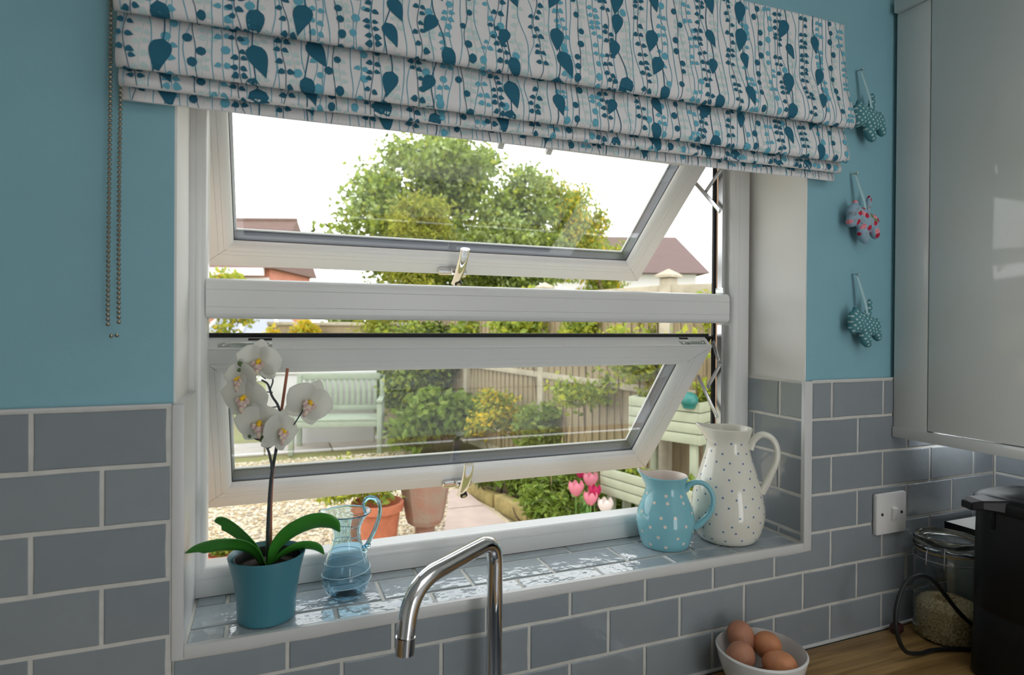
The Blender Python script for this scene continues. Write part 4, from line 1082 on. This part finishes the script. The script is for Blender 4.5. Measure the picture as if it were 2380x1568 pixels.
plant('laburnum_tree', b2, 'laburnum tree with hanging yellow blossom, right of the tall tree', 'tree',
      blobset(LD(.95, 13, 3.5), (.55, .6, 1.2), 16, 520, .46, 6)+blobset(LD(1.75, 13.2, 2.9), (.6, .5, .9), 14, 460, .42, 7), .10, ('fresh', 'yellow', 'mid', 'lime'), [.42, .24, .22, .12], None,
      [(((b2.x, b2.y, GZ), (b2.x, b2.y, 1.6), (b2.x-.3, b2.y, 3.0)), .1, .03)], shell=.2, droop=1.2, aspect=.45)
b3 = LD(.2, 10.8)
plant('grey_leaf_shrub', b3, 'dense darker shrub below the tall tree crown', 'shrub',
      blobset(LD(.0, 10.8, 2.7), (.65, .4, .75), 18, 480, .36, 8), .09, ('mid', 'deep', 'pale', 'fresh'), [.35, .25, .25, .15], 'shrubs along the far fence', [(((b3.x, b3.y, GZ), (b3.x, b3.y, 1.0), (b3.x, b3.y, 1.9)), .05, .02)], shell=.2)
def shrub(name, lat, dep, h, R, n, cnt, rr_, size, mats, probs, label, seed, group='shrubs in the garden border', **kw):
    b = LD(lat, dep); c = LD(lat, dep, h)
    return plant(name, b, label, 'shrub', blobset(c, R, n, cnt, rr_, seed), size, mats, probs, group, [(((b.x, b.y, GZ), (b.x+.02, b.y, h*.5), (c.x, c.y, h)), .012, .006), (((b.x, b.y, GZ), (b.x-.15, b.y, h*.5), (c.x-.2, c.y, h)), .01, .005)], **kw)
shrub('hedge_shrub', -2.0, 9.3, 1.05, (.55, .3, .65), 16, 330, .32, .085, ('fresh', 'mid', 'deep', 'lime'), [.35, .35, .2, .1], 'bushy green shrub rising behind the right end of the bench', 20, shell=.2)
shrub('hedge_shrub', -1.15, 8.3, 1.0, (.55, .3, .68), 18, 340, .30, .075, ('mid', 'deep', 'fresh', 'lime', 'dark'), [.28, .24, .22, .12, .14], 'dark leafy shrub against the fence right of the bench', 21, shell=.2)
shrub('hedge_shrub', -.35, 7.9, 1.55, (.45, .25, .35), 10, 300, .26, .075, ('fresh', 'mid', 'lime'), [.4, .35, .25], 'light green shrub topping the fence by the second post', 22, shell=.2)
shrub('hedge_shrub', .40, 6.5, 1.60, (.62, .25, .22), 14, 300, .24, .07, ('lime', 'fresh', 'mid'), [.4, .4, .2], 'yellow-green shrub above the middle fence panel', 23, shell=.2)
shrub('branching_shrub', 1.02, 4.95, 1.42, (.50, .22, .26), 20, 130, .18, .062, ('lime', 'fresh', 'mid'), [.45, .35, .2], 'loose yellow-green shrub in front of the near fence panels', 24, shell=.05)
shrub('branching_shrub', .62, 5.3, .95, (.34, .2, .24), 10, 70, .16, .060, ('lime', 'fresh', 'mid'), [.45, .35, .2], 'sparse trailing branches of pale leaves lower on the fence', 25, shell=.05)
shrub('branching_shrub', 1.46, 4.35, 1.42, (.26, .16, .34), 9, 110, .15, .060, ('lime', 'fresh', 'olive'), [.5, .35, .15], 'yellow-green shrub top beside the pyramid-capped post', 26, shell=.05)
shrub('branching_shrub', .85, 5.75, 1.52, (.50, .2, .16), 14, 130, .17, .062, ('lime', 'fresh', 'mid'), [.45, .35, .2], 'yellow-green branches along the top of the second fence panel', 31, shell=.05)
shrub('fern_clump', -.85, 7.4, .42, (.5, .25, .22), 14, 330, .26, .12, ('grass', 'mid', 'fresh'), [.5, .3, .2], 'soft ferny clump low in front of the dark shrub', 27, shell=.1)
shrub('spotted_shrub', -.12, 6.5, .62, (.26, .18, .22), 10, 260, .18, .06, ('yellow', 'lime', 'mid'), [.35, .35, .3], 'small shrub with yellow variegated leaves before the fence', 28, shell=.1)
shrub('border_plant', .35, 6.1, .55, (.32, .18, .2), 9, 180, .17, .07, ('fresh', 'grass', 'mid'), [.45, .35, .2], 'fresh green perennial below the post of the middle panel', 29, shell=.1)
for i, (lat, dep, h) in enumerate(((-.10, 5.5, .22), (.12, 5.3, .26), (.33, 5.1, .27), (.20, 4.7, .20), (.52, 4.9, .27), (.45, 4.5, .17), (.78, 4.75, .24))):
    lab = ('leafy border plant at the far tip of the bed', 'leafy border plant beside the timber edging, second from the far tip', 'dense leafy plant in the middle of the bed', 'low leafy plant hugging the near timber edging',
           'tall leafy plant behind the pink tulips', 'grassy tuft in front of the pink tulips', 'leafy plant between the tulips and the lower planter')[i]
    shrub('bed_plant', lat, dep, h, (.16, .14, .10), 7, 170, .13, .075, ('mid', 'grass', 'deep', 'fresh'), [.34, .32, .18, .16], lab, 40+i, 'plants in the flower bed', shell=.1, aspect=.3)
# yellow shrubs on the left
shrub('golden_shrub', -5.25, 11.0, 1.85, (.55, .3, .55), 10, 330, .34, .10, ('lime', 'gold', 'fresh'), [.5, .2, .3], 'yellow-green shrub at the left edge of the window view', 50, shell=.15)
shrub('golden_shrub', -3.70, 10.4, 1.38, (.34, .2, .18), 8, 300, .2, .08, ('gold', 'yellow', 'lime'), [.5, .3, .2], 'golden yellow shrub beyond the white wall behind the bench', 51, shell=.15)
shrub('hedge_shrub', -3.42, 7.5, .8, (.26, .2, .40), 9, 220, .22, .075, ('olive', 'mid', 'fresh'), [.35, .35, .3], 'olive green shrub left of the white wall', 52, shell=.2)
shrub('hedge_shrub', -2.75, 12.5, 1.75, (.9, .4, .6), 12, 360, .4, .11, ('fresh', 'mid', 'pale'), [.4, .35, .25], 'pale leafy shrub between the golden shrub and the tall tree', 53, shell=.2)

# ------------------------------------------------------------------ fence
M_fence = mat('weathered_fence', (142, 128, 100), .9, var=.18, vscale=9, stretch=(14, 14, 1.2), bump=.003, bscale=20)
M_rail = mat('silvered_rail', (162, 154, 134), .9, var=.12, vscale=10, bump=.002, bscale=30)
fence = empty('garden_fence', LD(1.21, 4.77)); tag(fence, 'weathered featheredge timber fence with capped posts along the border', 'fence')
FO = Vector(fence.location)
bm_ = MB(); V = [(-.058, 0, 0), (.058, 0, 0), (.058, -.022, 0), (-.058, -.007, 0)]; V += [(x, y, 1.0) for x, y, _ in V]
bm_.add(V, [(3, 2, 1, 0), (4, 5, 6, 7), (0, 1, 5, 4), (1, 2, 6, 5), (2, 3, 7, 6), (3, 0, 4, 7)])
board_o = None
FH = 1.90
def panel(pa, pb, first):
    pa, pb = Vector(pa), Vector(pb); d = (pb-pa); L = d.length; ang = math.atan2(d.y, d.x); n = max(1, round(L/.104))
    global board_o
    for i in range(n):
        p = pa.lerp(pb, (i+.5)/n)
        if board_o is None:
            board_o = bm_.build('board', M_fence, fence); o = board_o
        else:
            o = board_o.copy(); col.objects.link(o)
        o.parent = fence; o.location = p-FO+Vector((0, 0, .12)); o.rotation_euler = (0, 0, ang); o.scale = (L/n/.104, 1, FH-.16+.01*math.sin(i*2.3))
    Mx = lambda: Matrix.Translation(pa-FO) @ Matrix.Rotation(ang, 4, 'Z')
    sgn = -1
    for z, hh, yy in ((FH-.05, .075, -.045), (1.06, .06, -.045), (.35, .06, -.045)):
        MB().box(0, L, yy, yy+.040 if yy < 0 else 0, z-hh/2, z+hh/2, .004, 0, Mx()).build('rail', M_rail, fence)
    MB().box(0, L, -.02, .02, 0, .14, .003, 0, Mx()).build('gravel_board', M_rail, fence)
posts = [LD(2.63, 3.62), LD(1.211, 4.767), LD(.333, 6.35), LD(-.564, 7.97), LD(-1.45, 9.57), LD(-3.0, 10.6), LD(-4.6, 11.6)]
for i, (a, b) in enumerate(zip(posts[:-1], posts[1:])):
    if i < 4: panel(b, a, i == 0)
    else:
        # far fence, low and pale
        d = b-a; ang = math.atan2(d.y, d.x); n = int(d.length/.104)
        for k in range(n):
            o = board_o.copy(); col.objects.link(o); o.parent = fence; o.location = a.lerp(b, (k+.5)/n)-FO; o.rotation_euler = (0, 0, ang); o.scale = (1, 1, 1.56)
        MB().box(0, d.length, -.03, .03, 1.54, 1.60, .004, 0, Matrix.Translation(a-FO) @ Matrix.Rotation(ang, 4, 'Z')).build('rail', M_rail, fence)
for i, p in enumerate(posts[:5]):
    q = p-FO; d = (posts[min(i+1, 4)]-posts[max(0, i-1)]); ang = math.atan2(d.y, d.x); Mx = Matrix.Translation(q) @ Matrix.Rotation(ang, 4, 'Z')
    po = MB().box(-.05, .05, -.05, .05, 0, FH+.04, .004, 0, Mx).build('post', M_rail, fence)
    t = FH+.045; V = [Mx @ Vector(v) for v in ((-.075, -.075, t), (.075, -.075, t), (.075, .075, t), (-.075, .075, t), (-.075, -.075, t+.02), (.075, -.075, t+.02), (.075, .075, t+.02), (-.075, .075, t+.02), (0, 0, t+.07))]
    MB().add(V, [(3, 2, 1, 0), (0, 1, 5, 4), (1, 2, 6, 5), (2, 3, 7, 6), (3, 0, 4, 7), (4, 5, 8), (5, 6, 8), (6, 7, 8), (7, 4, 8)]).build('post_cap', M_rail, po)

# ------------------------------------------------------------------ bench and white wall
M_bench = mat('sage_painted_timber', (138, 148, 128), .7, var=.06, vscale=10)
M_wwall = mat('white_painted_wall', (196, 195, 190), .8)
bA, bB = Vector((.50, 6.80, GZ)), Vector((1.50, 6.56, GZ))
bd_ = (bB-bA); bl = bd_.length; bang = math.atan2(bd_.y, bd_.x)
bench = empty('garden_bench', (bA+bB)/2); bench.rotation_euler = (0, 0, bang); tag(bench, 'pale sage slatted garden bench in front of the white wall', 'bench')
def bb(name, x0, x1, y0, y1, z0, z1, par=bench, rot=None):
    o = MB().box(x0, x1, y0, y1, z0, z1, .006).build(name, M_bench, par)
    if rot: o.rotation_euler = rot
    return o
hl = bl/2
for sx in (-1, 1):
    bb('leg', sx*hl-.03, sx*hl+.03, -.03, .03, 0, .62); bb('leg', sx*hl-.03, sx*hl+.03, .47, .53, 0, .92)
    bb('armrest', sx*hl-.035, sx*hl+.035, -.05, .50, .621, .655)
for k in range(5): bb('seat_slat', -hl+.0, hl, -.02+k*.098, .065+k*.098, .405, .43)
bb('seat_rail', -hl+.031, hl-.031, -.015, .02, .33, .404)
bb('back_rail', -hl+.031, hl-.031, .48, .525, .86, .94); bb('back_rail', -hl+.031, hl-.031, .48, .525, .47, .53)
ns = 13; sl = MB().box(-.022, .022, .492, .512, .531, .859, .003).build('back_slat', M_bench, bench); sl.location.x = -hl+.09
for k in range(1, ns):
    o = sl.copy(); col.objects.link(o); o.parent = bench; o.location.x = -hl+.09+k*(bl-.18)/(ns-1)
ww = empty('garden_wall', (.95, 7.42, GZ)); ww.rotation_euler = (0, 0, bang); tag(ww, 'low white painted garden wall behind the bench', 'wall')
MB().box(-.75, .62, 0, .12, 0, .91, .01).build('wall_face', M_wwall, ww); MB().box(-.78, .65, -.025, .145, .911, .955, .008).build('coping', M_wwall, ww)

# ------------------------------------------------------------------ pots on the gravel
M_terra = mat('terracotta', (178, 108, 78), .85, var=.12, vscale=12, bump=.002, bscale=50)
M_stone = mat('weathered_terracotta', (164, 124, 106), .9, color2=(146, 130, 114), vscale=9, var=.15, bump=.004, bscale=40)
tp_ = empty('terracotta_pot', (.93, 3.30, GZ)); tag(tp_, 'tall round terracotta pot with bright green bush on the gravel', 'plant pot')
MB().lathe([(0, 0), (.115, 0), (.155, .30), (.175, .302), (.178, .355), (.160, .358), (.150, .31), (.12, .25), (0, .25)], 32).build('pot', M_terra, tp_)
leaves('bush', tp_, blobset((.80, 3.34, GZ+.52), (.28, .16, .10), 10, 260, .14, 60), .055, ('lime', 'fresh', 'grass'), [.45, .35, .2], shell=.1, aspect=.3)
sp_ = empty('stone_planter', (1.27, 3.33, GZ)); tag(sp_, 'weathered octagonal planter of grass on a small plinth', 'planter')
def octa(prof, mt, name): 
    V = []; F = []; n = len(prof)
    for k in range(8):
        a = 2*math.pi*(k+.5)/8+.3
        for r, z in prof: V.append((r*math.cos(a), r*math.sin(a), z))
    for k in range(8):
        for j in range(n-1): F.append((k*n+j, ((k+1) % 8)*n+j, ((k+1) % 8)*n+j+1, k*n+j+1))
    return MB().add(V, F).build(name, mt, sp_)
octa([(0, .165), (.120, .165), (.135, .20), (.185, .48), (.195, .50), (.195, .52), (.172, .52), (.165, .46), (0, .46)], M_stone, 'bowl')
octa([(0, 0), (.085, 0), (.085, .02), (.070, .03), (.070, .150), (.085, .1645), (0, .1645)], M_stone, 'plinth')
leaves('grass_tuft', sp_, blobset((1.27, 3.33, GZ+.53), (.12, .12, .03), 8, 260, .07, 61), .05, ('grass', 'lime', 'mid'), [.45, .35, .2], shell=.1, aspect=.25)
lp = empty('terracotta_pot', (-.05, 3.30, GZ)); tag(lp, 'little terracotta pot with green tuft at the left gravel edge', 'plant pot')
MB().lathe([(0, 0), (.055, 0), (.075, .10), (.085, .102), (.085, .125), (.072, .125), (.06, .09), (0, .09)], 24).build('pot', M_terra, lp)
leaves('tuft', lp, [((-.03, 3.30, GZ+.16), (.09, .07, .05), 260)], .04, ('mid', 'grass', 'olive'), [.4, .4, .2], shell=.1)

# ------------------------------------------------------------------ tiered planters by the fence
M_plank = mat('pale_green_plank', (154, 160, 136), .75, var=.06, vscale=8, bump=.001, bscale=40)
def planter(name, pl, pr_, depth_v, z0, z1, nb, label, mats, probs, seed):
    pl, pr_ = Vector(pl), Vector(pr_); d = pr_-pl; L = d.length; ang = math.atan2(d.y, d.x)
    o = empty(name, (pl.x, pl.y, GZ)); o.rotation_euler = (0, 0, ang); tag(o, label, 'planter', 'pale green planters by the fence')
    hb = (z1-z0)/nb
    for k in range(nb):
        a, b = z0+k*hb+.003, z0+(k+1)*hb-.003
        for (x0, x1, y0, y1) in ((0, L, 0, .02), (0, L, depth_v-.02, depth_v), (L-.0005, L+.0195, -.002, depth_v), (-.0195, .0005, -.002, depth_v)):
            MB().box(x0, x1, y0, y1, a, b, .002).build('plank', M_plank, o)
    for (x, y) in ((.05, .045), (L-.05, .045), (.05, depth_v-.045), (L-.05, depth_v-.045)):
        MB().box(x-.024, x+.024, y-.022, y+.022, 0, z1-.02, .003).build('leg', M_plank, o)
    MB().box(.021, L-.021, .021, depth_v-.021, z1-.08, z1-.03).build('soil', M_soil, o)
    w = Vector((math.cos(ang), math.sin(ang), 0)); v = Vector((-w.y, w.x, 0))
    R = Matrix.Rotation(ang, 3, 'Z').inverted()
    lf = leaves('plants', o, [((L*(k+.5)/6, depth_v/2, z1-.01), (.09, .08, .05), 90) for k in range(6)], .05, mats, probs, shell=.1, origin=(0, 0, 0))
    return o
planter('tiered_planter', LD(.65, 4.37), LD(1.15, 3.66), .24, .375, .565, 3, 'lower pale green plank planter near the pink tulips', ('mid', 'lime', 'fresh'), [.4, .3, .3], 1)
planter('tiered_planter', LD(.88, 4.52), LD(1.265, 4.16), .30, .76, 1.055, 4, 'upper pale green plank planter standing close to the fence', ('mid', 'lime', 'fresh'), [.4, .3, .3], 2)
M_turq = mat('turquoise_plastic', (36, 104, 96), .4)
q = LD(1.215, 4.20, 1.03); tq = MB().ell((0, 0, .035), (.062, .062, .055), 20).lathe([(0, -.02), (.04, -.02), (.055, .02)], 20).build('garden_globe', M_turq, None, q); tag(tq, 'turquoise rounded garden ornament in the upper planter', 'ornament')

# ------------------------------------------------------------------ tulips
M_tp = leaf_mat('tulip_pink', (222, 140, 160), .35); M_tm = leaf_mat('tulip_magenta', (186, 46, 96), .35); M_tw = leaf_mat('tulip_white', (240, 226, 226), .35)
M_ts = mat('tulip_stem', (104, 146, 70), .6)
def tulip(lat, dep, h, m, label, s=1.0, lean=(0, 0)):
    lat, dep, h = lat*.95, dep*.95, 1.57-(1.57-h)*.95
    b = LD(lat, dep, .05); o = empty('tulip', b); tag(o, label, 'tulip', 'tulips in the flower bed')
    hh = h-.05; tip = Vector((lean[0], lean[1], hh))
    MB().tube(smooth_path([(0, 0, 0), (lean[0]*.3, lean[1]*.3, hh*.5), tip], 4), .004, 6).build('stem', M_ts, o)
    for k in range(6):
        a = k*math.pi/3+.2; r0 = .012 if k % 2 else .017
        V = []; F = []
        for i in range(6):
            t = i/5; rr0 = (r0+.030*math.sin(math.pi*min(1, t*.72)))*s; w = .58*(math.sin(math.pi*(.12+.83*t)))**.8; z = t*.085*s
            for j in (-1, 0, 1): V.append(tip+Vector((rr0*math.cos(a+j*w), rr0*math.sin(a+j*w), z)))
        for i in range(5):
            for j in range(2): F.append((i*3+j, i*3+j+1, (i+1)*3+j+1, (i+1)*3+j))
        MB().add(V, F, 0, True).build('petal', m, o)
    for k in range(2):
        a = k*2.6+lat*9; d = Vector((math.cos(a), math.sin(a), 0))
        blade('leaf', [Vector((0, 0, 0)), d*.05+Vector((0, 0, hh*.4)), d*.12+Vector((0, 0, hh*.62))], .018, M_ts, o, .3, n=4)
tulip(.487, 4.58, .30, M_tp, 'full pink tulip nearest the left of the group', 1.2)
tulip(.600, 4.62, .36, M_tp, 'pale pink tulip standing highest of the group', 1.15)
tulip(.535, 4.72, .40, M_tm, 'small magenta tulip bud behind the pink ones', .8)
tulip(.580, 4.45, .27, M_tp, 'pink tulip in the middle of the group', 1.1)
tulip(.615, 4.50, .31, M_tm, 'magenta-edged tulip crowded behind the middle pink one', 1.0)
tulip(.655, 4.40, .23, M_tw, 'white and pink tulip leaning to the right', 1.15, (.02, -.01))
tulip(.600, 4.25, .10, M_tw, 'low white tulip in front of the group', .8)

M_stalk = mat('dry_stalk', (168, 148, 104), .8)
sk_ = empty('dry_stalks', LD(.40, 5.0, .04)); tag(sk_, 'bare tan stalks standing among the bed plants left of the tulips', 'stalks')
for i, (dx, dy, h, ln) in enumerate(((0, 0, .62, .02), (.05, .03, .70, .05), (.09, -.02, .60, .04), (.15, .02, .66, .10), (-.06, .02, .5, -.02))):
    MB().tube(smooth_path([(dx, dy, 0), (dx+ln*.4, dy, h*.5), (dx+ln, dy, h)], 3), [.007-.0005*k for k in range(7)], 6).build('stalk', M_stalk, sk_)

# ------------------------------------------------------------------ houses beyond
M_rooft = mat('brown_roof_tiles', (108, 86, 79), .9, var=.10, vscale=2.5, stretch=(1, 1, 12))
M_rooft2 = mat('pinkish_roof_tiles', (98, 80, 75), .9, var=.06, vscale=2.5, stretch=(1, 1, 14))
M_brick = mat('orange_brick', (180, 120, 100), .9, var=.08, vscale=6)
M_fascia = mat('white_fascia', (210, 209, 206), .6)
M_lead = mat('grey_conservatory_roof', (140, 144, 152), .5)
hl_ = empty('brick_house', LD(-9.2, 26)); tag(hl_, 'brick house with brown tiled roof seen at the upper left', 'house'); HO = Vector(hl_.location)
def LH(lat, dep, h): return LD(lat, dep, h)-HO
def prism(name, pts, faces, m, par): return MB().add(pts, faces).build(name, m, par)
hw0, hw1 = -18.0, -9.45
prism('wall', [LH(hw0, 24.6, 0), LH(hw1-.25, 24.6, 0), LH(hw1-.25, 29.5, 0), LH(hw0, 29.5, 0), LH(hw0, 24.6, 3.75), LH(hw1-.25, 24.6, 3.75), LH(hw1-.25, 29.5, 3.75), LH(hw0, 29.5, 3.75)], [(0, 1, 5, 4), (1, 2, 6, 5), (2, 3, 7, 6), (3, 0, 4, 7), (4, 5, 6, 7)], M_brick, hl_)
prism('roof', [LH(hw0, 24.2, 3.75), LH(hw1, 24.2, 3.75), LH(hw1, 27, 6.10), LH(hw0, 27, 6.10), LH(hw1, 29.8, 3.75), LH(hw0, 29.8, 3.75)], [(0, 1, 2, 3), (3, 2, 4, 5), (1, 4, 2), (0, 3, 5), (0, 5, 4, 1)], M_rooft, hl_)
rc = MB(); 
for k in range(20):
    a = hw0+(hw1-hw0)*k/20; rc.tube([LH(a, 27, 6.10), LH(a+(hw1-hw0)/20*.97, 27, 6.10)], .10, 8)
rc.build('ridge_tiles', M_rooft, hl_)
prism('fascia', [LH(hw0, 24.15, 3.45), LH(hw1-.35, 24.15, 3.45), LH(hw1-.35, 24.15, 3.75), LH(hw0, 24.15, 3.75), LH(hw0, 24.3, 3.45), LH(hw1-.35, 24.3, 3.45), LH(hw1-.35, 24.3, 3.75), LH(hw0, 24.3, 3.75)], [(0, 1, 2, 3), (4, 7, 6, 5), (0, 4, 5, 1), (3, 2, 6, 7), (1, 5, 6, 2)], M_fascia, hl_)
prism('window', [LH(-11.2, 24.55, 3.05), LH(-9.7, 24.55, 3.05), LH(-9.7, 24.55, 3.40), LH(-11.2, 24.55, 3.40)], [(0, 1, 2, 3)], M_fascia, hl_)
cv = empty('conservatory', LD(-6.6, 17)); tag(cv, 'white-framed conservatory with grey roof beside the brick house', 'conservatory'); HO2 = Vector(cv.location)
def LC(lat, dep, h): return LD(lat, dep, h)-HO2
prism('roof', [LC(-8.4, 16.6, 1.25), LC(-6.3, 16.6, 1.25), LC(-6.9, 17.8, 2.15), LC(-8.0, 17.8, 2.15), LC(-6.3, 19, 1.25), LC(-8.4, 19, 1.25)], [(0, 1, 2, 3), (1, 4, 2), (3, 2, 4, 5), (0, 3, 5)], M_lead, cv)
for a, b in (((-8.4, 16.58, 1.27), (-8.0, 17.78, 2.17)), ((-6.3, 16.58, 1.27), (-6.9, 17.78, 2.17)), ((-7.35, 16.58, 1.27), (-7.45, 17.78, 2.17)), ((-8.0, 17.78, 2.18), (-6.9, 17.78, 2.18)), ((-8.4, 16.58, 1.25), (-6.3, 16.58, 1.25))):
    MB().tube([LC(*a), LC(*b)], .055, 6).build('glazing_bar', M_fascia, cv)
prism('wall', [LC(-8.35, 16.7, 0), LC(-6.35, 16.7, 0), LC(-6.35, 16.7, 1.22), LC(-8.35, 16.7, 1.22), LC(-8.35, 18.9, 0), LC(-6.35, 18.9, 0), LC(-6.35, 18.9, 1.22), LC(-8.35, 18.9, 1.22)], [(0, 1, 2, 3), (1, 5, 6, 2), (5, 4, 7, 6), (4, 0, 3, 7), (3, 2, 6, 7)], M_fascia, cv)
hr = empty('rendered_house', LD(4.5, 22)); tag(hr, 'house with hipped pinkish roof seen at the right of the window', 'house'); HO3 = Vector(hr.location)
def LR(lat, dep, h): return LD(lat, dep, h)-HO3
prism('roof', [LR(1.2, 20, 3.30), LR(6.45, 20, 3.30), LR(6.45, 26.5, 3.30), LR(1.2, 26.5, 3.30), LR(2.6, 23, 4.9), LR(6.10, 23, 4.9)], [(0, 1, 5, 4), (1, 2, 5), (2, 3, 4, 5), (3, 0, 4), (0, 3, 2, 1)], M_rooft2, hr)
prism('wall', [LR(1.6, 20.4, 0), LR(6.1, 20.4, 0), LR(6.1, 26, 0), LR(1.6, 26, 0), LR(1.6, 20.4, 3.29), LR(6.1, 20.4, 3.29), LR(6.1, 26, 3.29), LR(1.6, 26, 3.29)], [(0, 1, 5, 4), (1, 2, 6, 5), (2, 3, 7, 6), (3, 0, 4, 7)], M_fascia, hr)
